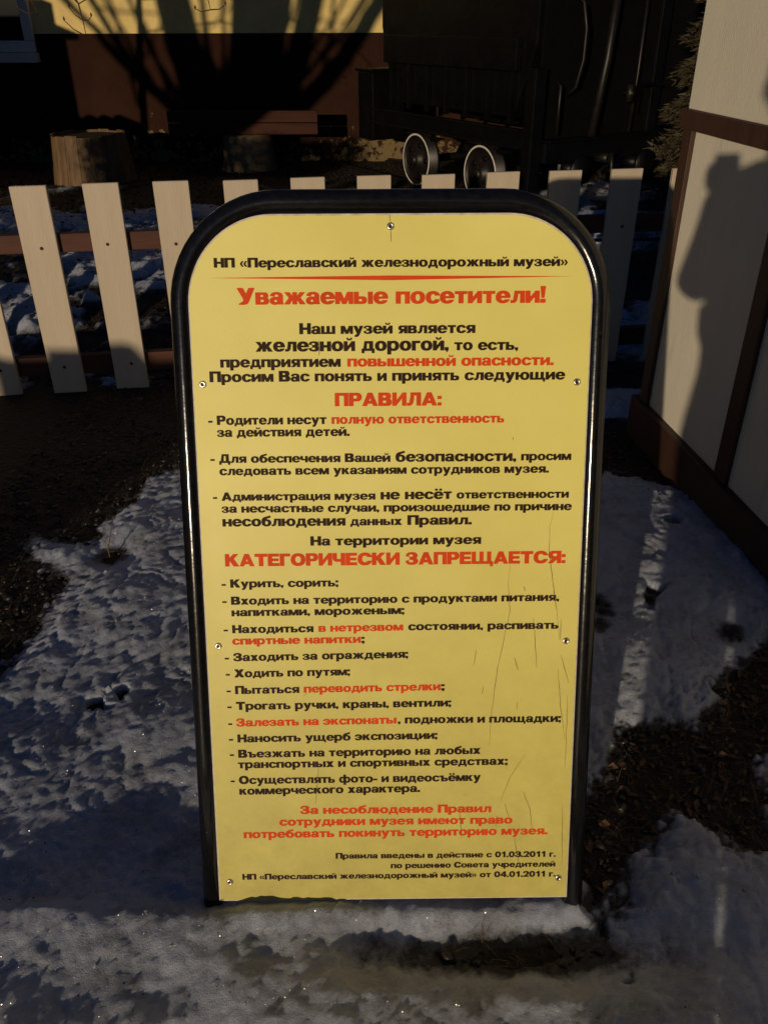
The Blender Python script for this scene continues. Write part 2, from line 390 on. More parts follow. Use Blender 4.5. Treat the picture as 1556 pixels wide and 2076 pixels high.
def snow_mask(x, y):
    m = np.maximum.reduce([sdpoly(x, y, SN_A), sdpoly(x, y, SN_B), sdpoly(x, y, SN_C), sdpoly(x, y, SN_D)])
    m = m + (.022 + .033 * sstep(y, 1.5, 2.0)) * fbm(x, y, 9, 5, .6, 3) + .030 * fbm(x, y, 26, 3, .6, 19) + .026 * fbm(x, y, 60, 3, .65, 9)
    hole = np.hypot((x - .225) / .125, (y - .818) / .021)
    m = np.minimum(m, (hole - 1) * .021 + .016 * fbm(x, y, 16, 4, .6, 81))
    # pits melted round stones and stems
    pit = fbm(x, y, 6.5, 3, .5, 11)
    m = np.where((pit > .62) & (y > 1.2), np.minimum(m, (.66 - pit) * .9), m)
    for px, py, pr_ in ((.565, 1.80, .020), (.58, 1.76, .013), (.555, 1.70, .010), (.885, 1.66, .020), (-.56, 2.33, .03), (-.80, 2.03, .03)):
        m = np.minimum(m, np.hypot(x - px, y - py) - pr_ + .012 * fbm(x, y, 40, 3, .5, 4))
    far = (fbm(x, y, 1.1, 5, .62, 5) - .02) * .22 + .055 * fbm(x, y, 17, 5, .68, 8)
    far = far + .06 * sstep(x, .9, 1.6) - .35 * sstep(y, 8.0, 9.2) * (x > -6)
    far = far - .15 * sstep(-x, -.2, .5) * sstep(x, -1.3, -.3) * sstep(y, 6.0, 7.4)
    w = sstep(y, 3.15, 3.45)
    gap = -.105 + .16 * fbm(x, y, 8, 5, .65, 6)
    far = far + (.05 + .16 * fbm(x, y, 3.3, 4, .6, 51)) * sstep(-x, .7, 1.2) * (1 - sstep(y, 5.0, 5.8))
    near = np.where((y > 2.75) & (x < .2), gap, m)
    near = np.where((y > 2.62) & (x > .2), -.05 + .16 * sstep(y, 2.9, 3.1) + .05 * fbm(x, y, 8, 4, .6, 6), near)
    return near * (1 - w) + far * w
def snow_h(x, y):
    m = snow_mask(x, y)
    t = sstep(m, -.004, .070 + .05 * sstep(y, 1.2, 1.9)); out = sstep(-m, .002, .030)
    lump = .017 * fbm(x, y, 3.6, 3, .45, 2) + .007 * (1 - sstep(y, .95, 1.05)) * fbm(x, y, 15, 4, .55, 91) + .0062 * fbm(x * 1.5, y, 8, 3, .45, 7) - .0030 * np.abs(fbm(x, y, 22, 4, .6, 61)) * 2 + .003 + .0034 * np.abs(fbm(x, y, 46, 3, .6, 12)) * 2 + .0022 * fbm(x, y, 120, 2, .6, 14)
    # melt furrows
    fur = np.abs(fbm(x * 1.6 + .15 * fbm(x, y, 5, 2), y * .8, 8, 3, .5, 15)); lump = lump - .007 * np.exp(-(fur / .12) ** 2) * sstep(y, 1.0, 1.2)
    # ridge of cleared snow in front of the board
    crest = .868 + .014 * fbm(x, y * 0 + .3, 4.5, 3, .5, 21)
    d = y - crest
    ridge = .026 * np.exp(-np.where(d < 0, (d / .075) ** 2, (d / .030) ** 2)) * (1 - sstep(x, .33, .42))
    ridge2 = .009 * np.exp(-((y - .70 - .03 * fbm(x, y * 0, 3, 2, .5, 22)) / .055) ** 2) * sstep(.25 - x, 0, .3)
    dip = -.012 * np.exp(-((x + .45) / .3) ** 2 - ((y - 1.08) / .13) ** 2)
    far_t = sstep(y, 3.3, 3.6)
    T = .030 + lump + (ridge + ridge2 + dip) * (1 - far_t) + far_t * (.025 + .045 * fbm(x, y, 2.6, 6, .65, 31))
    e = .006 * fbm(x, y, 90, 2, .5, 13) * (1 - t)
    return ground_h(x, y) + t * np.maximum(T, .008) + .0035 * (1 - t) + e * (t > .02) * (1 - out) + .004 * fbm(x, y, 55, 3, .6, 71) * (1 - t) - out * .040

def grid_sheet(name, x0, x1, y0, y1, step, fn, m):
    xs = np.arange(x0, x1 + step / 2, step); ys = np.arange(y0, y1 + step / 2, step)
    X, Y = np.meshgrid(xs, ys); Z = fn(X, Y)
    V = np.stack([X.ravel(), Y.ravel(), Z.ravel()], 1)
    nx, ny = len(xs), len(ys); i = np.arange(nx * ny).reshape(ny, nx)
    F = np.stack([i[:-1, :-1].ravel(), i[:-1, 1:].ravel(), i[1:, 1:].ravel(), i[1:, :-1].ravel()], 1)
    return V, F, nx, ny
def multi(parts):
    Vs, Fs, o = [], [], 0
    for V, F in parts: Vs.append(V); Fs.append(F + o); o += len(V)
    return np.concatenate(Vs), np.concatenate(Fs)
def cull_flat(V, F):
    """drop snow quads that lie wholly under the soil"""
    g = ground_h(V[:, 0], V[:, 1]); under = V[:, 2] < g - .02
    keep = ~under[F].all(1); F = F[keep]
    used = np.zeros(len(V), bool); used[F.ravel()] = True
    idx = np.cumsum(used) - 1
    return V[used], idx[F]
a = grid_sheet('s', -1.30, 1.30, .45, 3.45, .0075, snow_h, None)[:2]
b_ = grid_sheet('s', -3.0, 2.4, 3.4425, 6.20, .014, snow_h, None)[:2]
b2_ = grid_sheet('s', -6.0, 5.0, 6.18, 9.5, .03, snow_h, None)[:2]
b3_ = grid_sheet('s', -6.0, -2.99, 3.4425, 6.19, .05, snow_h, None)[:2]
b4_ = grid_sheet('s', 2.39, 5.0, 3.4425, 6.19, .05, snow_h, None)[:2]
c_ = grid_sheet('s', -6.0, -1.3, -3.0, 3.46, .04, snow_h, None)[:2]
d_ = grid_sheet('s', 1.3, 5.0, -3.0, 3.46, .04, snow_h, None)[:2]
e_ = grid_sheet('s', -1.3, 1.3, -3.0, .45, .03, snow_h, None)[:2]
V, F = multi([cull_flat(*q) for q in (a, b_, b2_, b3_, b4_, c_, d_, e_)])
snow = npmesh('snow', V, F, M['snow'], smooth=True)
_m = snow_mask(V[:, 0], V[:, 1]); _w = np.where(V[:, 1] < 3.4, .040, .075)
_at = snow.data.attributes.new('thin', 'FLOAT', 'POINT')
_at.data.foreach_set('value', (np.clip(1 - _m / _w, 0, 1) * .75).astype(np.float32)); tag(snow, kind='structure')
a = grid_sheet('g', -1.30, 1.30, .45, 3.45, .012, lambda x, y: ground_h(x, y) + .005 * fbm(x, y, 28, 4, .6, 41), None)[:2]
b_ = grid_sheet('g', -8.0, 8.0, 3.444, 12.0, .05, lambda x, y: ground_h(x, y) + .012 * fbm(x, y, 14, 4, .6, 41), None)[:2]
c_ = grid_sheet('g', -8.0, -1.3, -5.0, 3.46, .08, ground_h, None)[:2]
d_ = grid_sheet('g', 1.3, 8.0, -5.0, 3.46, .08, ground_h, None)[:2]
e_ = grid_sheet('g', -1.3, 1.3, -5.0, .46, .06, ground_h, None)[:2]
far = (np.array([(-300, -300, -.03), (300, -300, -.03), (300, 300, -.03), (-300, 300, -.03)], float), np.array([[0, 1, 2, 3]]))
V, F = multi([a, b_, c_, d_, e_, far])
ground = npmesh('ground', V, F, M['soil'], smooth=True); tag(ground, kind='structure')

# ------------------------------------------------------------------ house behind the yard
HY = 10.0
hs = empty('house', (-.9, HY, 0)); tag(hs, 'yellow rendered house with brown plinth, streaked by tree shadows, behind the fence', 'house')
def hpart(name, x0, x1, y0, y1, z0, z1, m, parent=None, bevel=0):
    bm = bmesh.new(); box(bm, x0 + .9, x1 + .9, y0 - HY, y1 - HY, z0, z1)
    return mobj(name, bm, m, parent or hs, bevel=bevel)
hpart('plinth', -9, 2.4, HY - .03, HY + .4, -.1, 1.24, M['plinth'])
WX0, WX1, WZ0, WZ1 = -4.85, -3.72, 1.15, 2.45         # window opening
bm = bmesh.new()
for x0, x1, z0, z1 in ((-9, WX0, 1.24, 3.4), (WX1, 2.4, 1.24, 3.4), (WX0, WX1, WZ1, 3.4)):
    box(bm, x0 + .9, x1 + .9, 0, .4, z0, z1)
mobj('wall', bm, M['yellow_wall'], hs)
wf = empty('window', (0, 0, 0)); wf.parent = hs
def wpart(name, x0, x1, y0, y1, z0, z1, m, bevel=.004):
    bm = bmesh.new(); box(bm, x0 + .9, x1 + .9, y0, y1, z0, z1); return mobj(name, bm, m, wf, bevel=bevel)
wpart('pane', WX0, WX1, .10, .12, WZ0 + .02, WZ1, M['glass'], 0)
bm = bmesh.new()
for x0, x1, z0, z1 in ((WX0 - .02, WX1 + .10, WZ0 - .075, WZ0 + .03), (WX1, WX1 + .10, WZ0 + .031, WZ1 - .001), (WX0 - .10, WX0, WZ0 + .031, WZ1 - .001), (WX0 - .10, WX1 + .10, WZ1, WZ1 + .09), ((WX0 + WX1) / 2 - .03, (WX0 + WX1) / 2 + .03, WZ0 + .031, WZ1 - .001)):
    box(bm, x0 + .9, x1 + .9, -.075, .06, z0, z1)
mobj('frame', bm, M['trim'], wf, bevel=.005)
wpart('sill', WX0 - .14, WX1 + .115, -.16, -.02, WZ0 - .17, WZ0 - .08, M['trim'])
bm = bmesh.new()
prism(bm, [(-.7, 3.25), (2.6, 5.3), (2.6, 5.45), (-.75, 3.4)], 'x', -8.4, 3.7)
mobj('roof', bm, M['roof'], hs)

# dark spruces beyond the house and the engine
def conifer(name, x, y, h, r, label, group=None, n=5200, m=None, leaf=.12, seed=1):
    rr = np.random.default_rng(seed)
    t = empty(name, (x, y, 0)); tag(t, label, 'tree' if h > 3 else 'shrub', group)
    bm = bmesh.new(); tube(bm, [(0, 0, -.1), (.03, 0, h * .4), (0, .02, h * .95)], [h * .022, h * .015, h * .003], 8); mobj('trunk', bm, M['bark'], t)
    u = rr.random(n) ** 1.25; z = .03 * h + u * h * .97
    tier = .78 + .22 * np.cos(u * 60 + rr.random(n) * .8)
    a = rr.random(n) * 2 * np.pi
    prof = r * (1 - u) ** .8 * tier * (.85 + .25 * np.sin(a * 5 + u * 9))
    rad = prof * rr.random(n) ** .35 + .02
    c = np.stack([rad * np.cos(a), rad * np.sin(a), z - rad * .22], 1)
    d = np.stack([np.cos(a), np.sin(a), rr.normal(-.15, .3, n)], 1); d += rr.normal(0, .25, (n, 3)); d /= np.linalg.norm(d, axis=1)[:, None]
    s = np.cross(d, rr.normal(0, 1, (n, 3))); s /= np.linalg.norm(s, axis=1)[:, None]
    L = leaf * (.5 + rr.random(n))[:, None]; W_ = L * .16
    V = np.stack([c - s * W_, c + s * W_, c + d * L + s * W_ * .15, c + d * L - s * W_ * .15], 1).reshape(-1, 3)
    F = np.arange(4 * n).reshape(n, 4)
    npmesh('foliage', V, F, m or M['spruce'], t)
    return t
conifer('spruce_tree', 4.0, 12.3, 7.5, 1.7, 'tall dark spruce behind the engine, nearest to the white booth', 'dark spruces behind the house', seed=2, n=9000, leaf=.22)
conifer('spruce_tree', 5.9, 14.5, 9, 2.2, 'second dark spruce, half hidden farther back on the right', 'dark spruces behind the house', seed=3, n=9000, leaf=.25)
conifer('spruce_tree', 8.3, 16.5, 9.5, 2.4, 'third dark spruce, farthest right and farthest back', 'dark spruces behind the house', seed=4, n=7000, leaf=.25)
conifer('thuja_shrub', 2.62, 7.1, 2.5, .62, 'brownish green thuja shrub beside the left edge of the white booth', seed=5, n=34000, m=M['needle'], leaf=.045)

# ------------------------------------------------------------------ staved tub, bench with its stump
def staved_tub(name, x, y, r0, r1, h, label, nst=18):
    t = empty(name, (x, y, 0)); tag(t, label, 'tub')
    for k in range(nst):
        a0 = 2 * math.pi * k / nst; da = 2 * math.pi / nst * .485
        bm = bmesh.new(); hh = h + random.uniform(-.012, .012)
        pts = []
        for z, rr in ((-.03, r0), (hh, r1)):
            for a in (a0 - da, a0 + da):
                for rad in (rr, rr - .03):
                    pts.append(bm.verts.new((rad * math.cos(a), rad * math.sin(a), z)))
        for f in ((0, 2, 3, 1), (4, 5, 7, 6), (0, 4, 6, 2), (1, 3, 7, 5), (0, 1, 5, 4), (2, 6, 7, 3)):
            bm.faces.new([pts[i] for i in f])
        bmesh.ops.recalc_face_normals(bm, faces=bm.faces[:])
        mobj('stave', bm, M['stave'], t)
    bm = bmesh.new(); lathe(bm, [(0, h - .02), (r1 - .03, h - .025)], Matrix(), 32); mobj('soil_fill', bm, M['soil'], t)
    return t
staved_tub('staved_tub', -2.83, 8.72, .41, .35, .43, 'pale wooden staved tub by the house wall, sunlit with two shadow bands')
st = empty('tree_stump', (-1.40, 9.42, 0)); tag(st, 'pale round stump holding up the brown plank bench', 'stump')
bm = bmesh.new(); lathe(bm, [(.30, -.03), (.27, .1), (.26, .34), (0, .345)], Matrix(), 26); mobj('stump_body', bm, M['pale'], st, smooth=False)
bn = empty('plank_bench', (-1.42, 9.42, .35)); tag(bn, 'red brown plank bench lying across a stump by the house wall', 'bench')
for k, (z0, z1) in enumerate(((0.0, .105), (.112, .22))):
    bm = bmesh.new(); box(bm, -.76, .76, -.16, -.12, z0, z1); mobj('plank', bm, M['bench'], bn, bevel=.004)
for k in range(2):
    bm = bmesh.new(); box(bm, -.74, .74, -.115 + k * .14, .02 + k * .14, .005, .04); mobj('seat_board', bm, M['bench'], bn, bevel=.004)

# ------------------------------------------------------------------ small black narrow-gauge engine
TA = math.atan2(-.83, .50)
lo = empty('narrow_gauge_engine', (.305, 8.2, 0), TA)
tag(lo, 'black narrow gauge rail engine with white rimmed wheels parked beside the house', 'locomotive')
def lp(name, m, f, parent=lo, **k):
    bm = bmesh.new(); f(bm); return mobj(name, bm, m, parent, **k)
Wd = 1.30
def wheel(lx, ly, face):
    """face -1: outer face toward -y"""
    zc = .25; r_ = .222
    M4 = Matrix.Translation((lx, ly, zc)) @ Matrix.Rotation(R(90) * (-face), 4, 'X')
    # axis of lathe is local z -> points to face*(-y)... outward
    w = lp('wheel', M['tyre'], lambda bm: lathe(bm, [(0, -.10), (r_ + .018, -.10), (r_ + .018, -.075), (r_, -.07), (r_ - .002, 0), (r_ - .022, .002), (r_ - .026, -.012), (r_ - .06, -.018), (.075, -.010), (.07, .02), (0, .02)], M4, 48))
    lp('wheel_rim', M['rim_white'], lambda bm: lathe(bm, [(r_ - .016, .0035), (r_ - .001, .0025), (r_ - .001, .004), (r_ - .016, .005), (r_ - .016, .0035)], M4, 64), w)
    lp('hub', M['tyre'], lambda bm: lathe(bm, [(.045, .02), (.042, .045), (.02, .05), (0, .05)], M4, 24), w)
    for k in range(5):
        a = 2 * math.pi * k / 5
        lp('wheel_boss', M['black'], lambda bm: lathe(bm, [(.022, -.02), (.022, -.008), (.016, -.006), (0, -.006)], M4 @ Matrix.Translation((.125 * math.cos(a), .125 * math.sin(a), 0)), 12), w)
for lx in (0, .97):
    wheel(lx, 0.0, -1); wheel(lx, .80, 1)
    lp('axle', M['tyre'], lambda bm: tube(bm, [(lx, .02, .25), (lx, .78, .25)], .035, 12))
for ly in (.02, .76): pass
lp('frame_beam', M['black'], lambda bm: (box(bm, -.72, 1.50, -.02, .05, .50, .63), box(bm, -.70, 1.48, -.05, -.02, .615, .635), box(bm, -.70, 1.48, -.05, -.02, .495, .515)), bevel=.004)
lp('frame_beam', M['black'], lambda bm: box(bm, -.72, 1.50, Wd - .30, Wd - .23, .50, .63), bevel=.004)
for lx in (0, .97):
    lp('axle_box', M['black'], lambda bm: (box(bm, lx - .07, lx + .07, .08, .14, .17, .50),), bevel=.006)
def leaf_spring(bm, lx):
    for k in range(5): box(bm, lx - .30 + k * .05, lx + .30 - k * .05, .055, .10, .44 - k * .014, .452 - k * .014)
for lx in (0, .97): lp('leaf_spring', M['black'], lambda bm: leaf_spring(bm, lx))
# hopper-like body, wider above
def hopper(bm):
    prism(bm, [(-.46, .70), (1.30, .70), (1.52, 1.20), (1.52, 2.1), (-.66, 2.1), (-.66, 1.30)], 'y', .04, Wd - .24)
lp('body', M['black'], hopper, bevel=.008)
lp('body_panel', M['black'], lambda bm: box(bm, -.55, 1.36, -.015, .037, 1.02, 1.24), bevel=.006)
for k in range(7):
    lp('rib', M['black'], lambda bm: box(bm, -.45 + k * .29, -.42 + k * .29, -.012, .038, .66, 1.018), bevel=.003)
lp('step_box', M['black'], lambda bm: (box(bm, -1.02, -.74, -.02, .34, .34, .93), box(bm, -1.06, -.735, -.03, .36, .931, .96)), bevel=.008)
lp('corner_post', M['black'], lambda bm: box(bm, 1.51, 1.62, -.03, .08, .20, 1.05), bevel=.008)
lp('corner_post', M['black'], lambda bm: box(bm, 1.51, 1.60, Wd - .10, Wd, .20, 2.1), bevel=.008)
lp('end_wall', M['black_dull'], lambda bm: box(bm, 1.525, 1.56, .082, Wd - .102, .56, 2.6))
lp('end_beam', M['black'], lambda bm: (box(bm, 1.565, 1.66, .085, Wd + .32, .40, .545), box(bm, 1.56, 1.70, .085, Wd + .34, .548, .565)), bevel=.006)
def buf(bm, y, z):
    M4 = Matrix.Translation((1.66, y, z)) @ Matrix.Rotation(R(90), 4, 'Y')
    lathe(bm, [(.05, 0), (.045, .10), (.03, .10), (.03, .16), (.11, .17), (.105, .19), (.0, .205)], M4, 28)
lp('buffer', M['black'], lambda bm: buf(bm, .98, .36))
lp('buffer', M['black'], lambda bm: buf(bm, .30, .36))
lp('brake_cylinder', M['black'], lambda bm: lathe(bm, [(0, -.02), (.075, 0), (.08, .02), (.075, .05), (.07, .23), (.08, .25), (0, .26)], Matrix.Translation((1.66, 1.26, .16)), 22))
lp('handrail', M['tyre'], lambda bm: tube(bm, [(1.60, .30, 1.50), (1.68, .31, 1.46), (1.70, .34, 1.30), (1.69, .35, 1.10), (1.66, .33, .92), (1.58, .32, .86)], .014, 8))
lp('slanted_rod', M['tyre'], lambda bm: tube(bm, [(1.66, .66, 1.7), (1.66, .62, 1.1), (1.68, .52, .57)], .032, 10))
lp('pipe', M['tyre'], lambda bm: tube(bm, [(1.60, 1.02, 1.6), (1.62, 1.0, 1.0), (1.62, .98, .57)], .014, 8))
lp('pipe', M['tyre'], lambda bm: tube(bm, [(1.60, .20, .95), (1.64, .20, .93), (1.64, .20, .60)], .012, 8))
lp('valve', M['tyre'], lambda bm: (tube(bm, [(1.60, .88, .86), (1.72, .88, .86)], .018, 8), tube(bm, [(1.68, .88, .80), (1.68, .88, .92)], .03, 10)))
lp('cab_side', M['black_dull'], lambda bm: box(bm, 1.30, 1.50, Wd - .235, Wd + .40, .58, 2.6), bevel=.01)
def grill(bm):
    for k in range(3): tube(bm, [(1.74, .10 + 0 * k, .72 - k * .0), (1.74, .45, .72)], .008, 6)
lp('lamp_bracket', M['black'], lambda bm: (box(bm, 1.60, 1.66, 1.05, 1.25, .90, .92), box(bm, 1.60, 1.615, 1.05, 1.07, .70, .90)))
lp('coupling', M['tyre'], lambda bm: (tube(bm, [(1.66, .62, .42), (1.80, .62, .42)], .035, 10), tube(bm, [(1.82, .62, .46), (1.84, .62, .36), (1.82, .62, .28), (1.79, .62, .33)], .016, 8)))
# track under it
rt = empty('railway_track', (.305, 8.2, 0), TA); tag(rt, 'short narrow gauge rails under the black engine', 'track')
for ly in (.075, .72):
    bm = bmesh.new(); box(bm, -2.6, 3.0, ly - .022, ly + .022, .012, .030); box(bm, -2.6, 3.0, ly - .045, ly + .045, -.03, .0115); mobj('rail', bm, M['tyre'], rt)
for k in range(8):
    bm = bmesh.new(); x = -2.4 + k * .72; box(bm, x - .09, x + .09, -.35, 1.15, -.10, -.0315, jit=.006); mobj('sleeper', bm, M['bark'], rt)

# ------------------------------------------------------------------ picket fence
FA = .1411
fe = empty('picket_fence', (-1.398, 3.3071, 0), FA)
tag(fe, 'white picket fence with brown rails running behind the yellow board', 'fence')
FS, FW = .2616, .1336
def mesh_picket(seed):
    random.seed(seed)
    bm = bmesh.new(); v = box(bm, 0, FW, -.022, 0, 0, .8279, jit=.0012)
    bmesh.ops.bevel(bm, geom=bm.edges[:], offset=.0022, segments=1, affect='EDGES')
    me = bpy.data.meshes.new('picket'); bm.to_mesh(me); bm.free(); me.materials.append(M['picket']); return me
pm = [mesh_picket(s) for s in range(3)]
bm = bmesh.new(); lathe(bm, [(.0068, 0), (.0062, .0016), (.0025, .0022), (.0012, .0008), (0, .0006)], Matrix.Rotation(R(90), 4, 'X'), 10)
screw_me = bpy.data.meshes.new('screw'); bm.to_mesh(screw_me); bm.free(); screw_me.materials.append(M['screw'])
random.seed(5)
for i in range(-7, 12):
    dz = {0: -.003, 5: .002, 7: .003}.get(i, random.uniform(-.003, .003))
    p = bpy.data.objects.new('picket', pm[i % 3]); link(p, fe); p.location = (i * FS + random.uniform(-.002, .002), 0, dz + .001)
    p.rotation_euler = (0, random.uniform(-.003, .003), 0)
    for sx, sz in ((FW * .5 + random.uniform(-.008, .008), .600 + random.uniform(-.006, .006)), (FW * .5 + random.uniform(-.01, .012), .115 + random.uniform(-.004, .004))):
        s = bpy.data.objects.new('screw', screw_me); link(s, p); s.location = (sx, -.0222, sz)
for zc in ((.574, .645), (.070, .150)):
    bm = bmesh.new(); box(bm, -2.1, 3.1, .002, .045, *zc); mobj('rail', bm, M['rail'], fe, bevel=.003)
for x in (-1.9, .95, 2.95):
    bm = bmesh.new(); box(bm, x, x + .07, .047, .117, -.3, .74); mobj('post', bm, M['rail'], fe, bevel=.004)

# ------------------------------------------------------------------ white booth with brown battens on the right
BA = -1.4599
bo = empty('booth', (.9436, 2.8506, 0), BA)
tag(bo, 'white panelled booth with brown battens and skirting at the right edge', 'booth')
# local x runs along the wall toward the camera, local y points away from the lane (to the right)
def bp_(name, x0, x1, y0, y1, z0, z1, m, bevel=.002):
    bm = bmesh.new(); box(bm, x0, x1, y0, y1, z0, z1); return mobj(name, bm, m, bo, bevel=bevel)
LB = 2.6
bp_('upper_panel', .002, LB, .004, .03, 1.119, 2.5, M['booth_white'])
bp_('lower_panel', .060, .60, .014, .03, .150, 1.0625, M['booth_white'])
bp_('lower_panel', .673, 1.25, .014, .03, .150, 1.0625, M['booth_white'])
bp_('lower_panel', 1.321, LB, .014, .03, .150, 1.0625, M['booth_white'])
bp_('rail_batten', -.018, LB, -.008, .030, 1.064, 1.118, M['brown_v'])
bp_('corner_post', 0, .059, .0, .040, .151, 1.063, M['brown_v'])
bp_('batten', .601, .672, .002, .030, .151, 1.063, M['brown_v'])
bp_('batten', 1.251, 1.320, .002, .030, .151, 1.063, M['brown_v'])
bp_('skirting', -.045, LB, -.012, .030, -.06, .149, M['brown_v'])
bp_('back_panel', .002, .03, .042, 1.6, -.05, 2.5, M['booth_white'])
bp_('roof', -.15, LB + .15, -.15, 1.8, 2.51, 2.58, M['roof'])
bp_('end_panel', LB - .03, LB - .002, .032, 1.6, -.05, 2.5, M['booth_white'])

# ------------------------------------------------------------------ the notice board
YAW, LEAN = .0086, .3321
rt_ = Vector((math.cos(YAW), math.sin(YAW), 0)); up_ = Vector((-math.sin(YAW) * math.sin(LEAN), math.cos(YAW) * math.sin(LEAN), math.cos(LEAN)))
nr_ = rt_.cross(up_)                                    # toward the reader
SG = empty('notice_board', (.0139, .8929, .05)); SG.rotation_euler = Matrix((rt_, up_, nr_)).transposed().to_euler()
tag(SG, 'yellow rules notice in a black tube frame standing in the snow', 'sign')
# local: x right, y up along the board, z toward the reader
TR = .0172
def arch(hw, top, rad, bottom, z, n=14):
    pts = [(-hw, bottom, z), (-hw, bottom * .5 + top * .5 - .2, z)]
    for k in range(n + 1):
        a = math.pi - k / n * math.pi / 2
        pts.append((-hw + rad + rad * math.cos(a), top - rad + rad * math.sin(a), z))
    for k in range(n + 1):
        a = math.pi / 2 - k / n * math.pi / 2
        pts.append((hw - rad + rad * math.cos(a), top - rad + rad * math.sin(a), z))
    pts += [(hw, bottom * .5 + top * .5 - .2, z), (hw, bottom, z)]
    return pts
bm = bmesh.new(); tube(bm, arch(.3130, 1.1475, .148, -.10, -.016), TR, 24); mobj('front_frame', bm, M['tube'], SG)
# rear leg frame of the A-frame, hinged at the top and spread backward
bm = bmesh.new()
inv = Matrix((rt_, up_, nr_))
pts = []
for p in arch(.3130, 1.130, .148, -.06, 0):
    # rotate about the hinge line at the top, y = 1.13, so the legs stand behind
    an = R(36); y = p[1] - 1.13
    pts.append((p[0], 1.128 + y * math.cos(an), -.052 + y * math.sin(an)))
tube(bm, pts, TR * .92, 20); mobj('rear_frame', bm, M['tube'], SG)
for sx in (-1, 1):
    bm = bmesh.new(); tube(bm, [(sx * .2, 1.147, -.016), (sx * .2, 1.135, -.055)], .008, 10); mobj('hinge', bm, M['tube'], SG)
bm = bmesh.new(); box(bm, -.300, .300, .18, .215, -.034, -.0175); mobj('cross_bar', bm, M['tube'], SG)
bm = bmesh.new(); box(bm, -.300, .300, .92, .955, -.034, -.0175); mobj('cross_bar', bm, M['tube'], SG)
def panel_outline(w, y0, y1, rad, n=14, wob=0):
    P = [(-w, y0), (w, y0)]
    for k in range(n + 1):
        a = k / n * math.pi / 2; P.append((w - rad + rad * math.cos(a), y1 - rad + rad * math.sin(a)))
    for k in range(n + 1):
        a = math.pi / 2 + k / n * math.pi / 2; P.append((-w + rad + rad * math.cos(a), y1 - rad + rad * math.sin(a)))
    return P
bm = bmesh.new(); prism(bm, panel_outline(.3005, -.001, 1.1285, .128, 18), 'z', -.0045, 0)
pn = mobj('panel', bm, M['sheet_edge'], SG, bevel=.0008)
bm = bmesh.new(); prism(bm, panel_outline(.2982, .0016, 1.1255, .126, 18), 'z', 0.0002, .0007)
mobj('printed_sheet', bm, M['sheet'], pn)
for x, y in ((0, 1.1102), (-.2847, .8834), (.2816, .8835), (-.2805, .4654), (.2807, .4692), (-.2807, .0369), (.2838, .0381)):
    rv = empty('rivet', (x, y, .0008)); rv.parent = SG
    bm = bmesh.new(); lathe(bm, [(.0058, 0), (.0057, .0009), (.0046, .0022), (.0030, .0026), (.0022, .0018)], Matrix(), 20); mobj('rivet_head', bm, M['steel'], rv)
    bm = bmesh.new(); lathe(bm, [(.0024, .0017), (.0016, .0014), (0, .0010)], Matrix(), 12); mobj('rivet_core', bm, M['dark_hole'], rv)

# ---- lettering: a heavy wide grotesque drawn from simple shapes, outlined by marching squares
def rc(x0, y0, x1, y1): return lambda X, Y: np.minimum(np.minimum(X - x0, x1 - X), np.minimum(Y - y0, y1 - Y))
def el(cx, cy, rx, ry, p=2.25): return lambda X, Y: (1 - (np.abs((X - cx) / rx) ** p + np.abs((Y - cy) / ry) ** p) ** (1 / p)) * min(rx, ry)
def pg(*P):
    A = sum(P[i][0] * P[(i + 1) % len(P)][1] - P[(i + 1) % len(P)][0] * P[i][1] for i in range(len(P)))
    P = P if A > 0 else P[::-1]
    def f(X, Y):
        r = None
        for i in range(len(P)):
            (ax, ay), (bx, by) = P[i], P[(i + 1) % len(P)]
            l = math.hypot(bx - ax, by - ay); d = ((bx - ax) * (Y - ay) - (by - ay) * (X - ax)) / l
            r = d if r is None else np.minimum(r, d)
        return r
    return f
def U(*f): return lambda X, Y: np.maximum.reduce([g(X, Y) for g in f])
def D(f, *s): return lambda X, Y: np.minimum.reduce([f(X, Y)] + [-g(X, Y) for g in s])
def I(*f): return lambda X, Y: np.minimum.reduce([g(X, Y) for g in f])
def rr(x0, y0, x1, y1):   # right-rounded slab
    r = (y1 - y0) / 2
    return U(rc(x0, y0, x1 - r, y1), el(x1 - r, y0 + r, r, r + .5))
def rl(x0, y0, x1, y1):
    r = (y1 - y0) / 2
    return U(rc(x0 + r, y0, x1, y1), el(x0 + r, y0 + r, r, r + .5))
def mir(f, w): return lambda X, Y: f(w - X, Y)
ring = D(el(280, 259, 280, 271), el(280, 259, 92, 158))
G = {}
def g(ch, w, f): G[ch] = (w, f)
g('о', 560, ring)
g('с', 520, D(ring, pg((290, 180), (290, 335), (620, 350), (620, 165))))
g('е', 545, U(D(ring, rc(300, 150, 700, 222)), rc(150, 222, 545, 306)))
G['ё'] = (545, U(G['е'][1], el(150, 655, 82, 72), el(400, 655, 82, 72)))
g('э', 520, U(mir(G['с'][1], 520), rc(190, 205, 400, 318)))
g('а', 525, U(D(el(262, 345, 245, 186), el(262, 345, 78, 88), rc(-10, -50, 600, 300), pg((-10, 370), (180, 345), (180, 200), (-10, 200))), rc(325, 0, 505, 350), rc(430, 0, 525, 60), D(el(200, 155, 200, 167), el(225, 150, 58, 58), rc(380, -50, 700, 600)), rc(200, 230, 345, 322)))
g('б', 560, U(D(el(285, 235, 275, 247), el(285, 235, 92, 136)), D(el(330, 340, 330, 330), el(390, 350, 195, 190), rc(330, -100, 900, 900), rc(-100, -100, 900, 250)), pg((300, 545), (300, 680), (520, 745), (520, 600))))
g('в', 520, D(U(rc(0, 0, 185, 519), rr(100, 245, 490, 519), rr(100, 0, 520, 292)), rr(185, 318, 310, 420), rr(185, 98, 330, 214)))
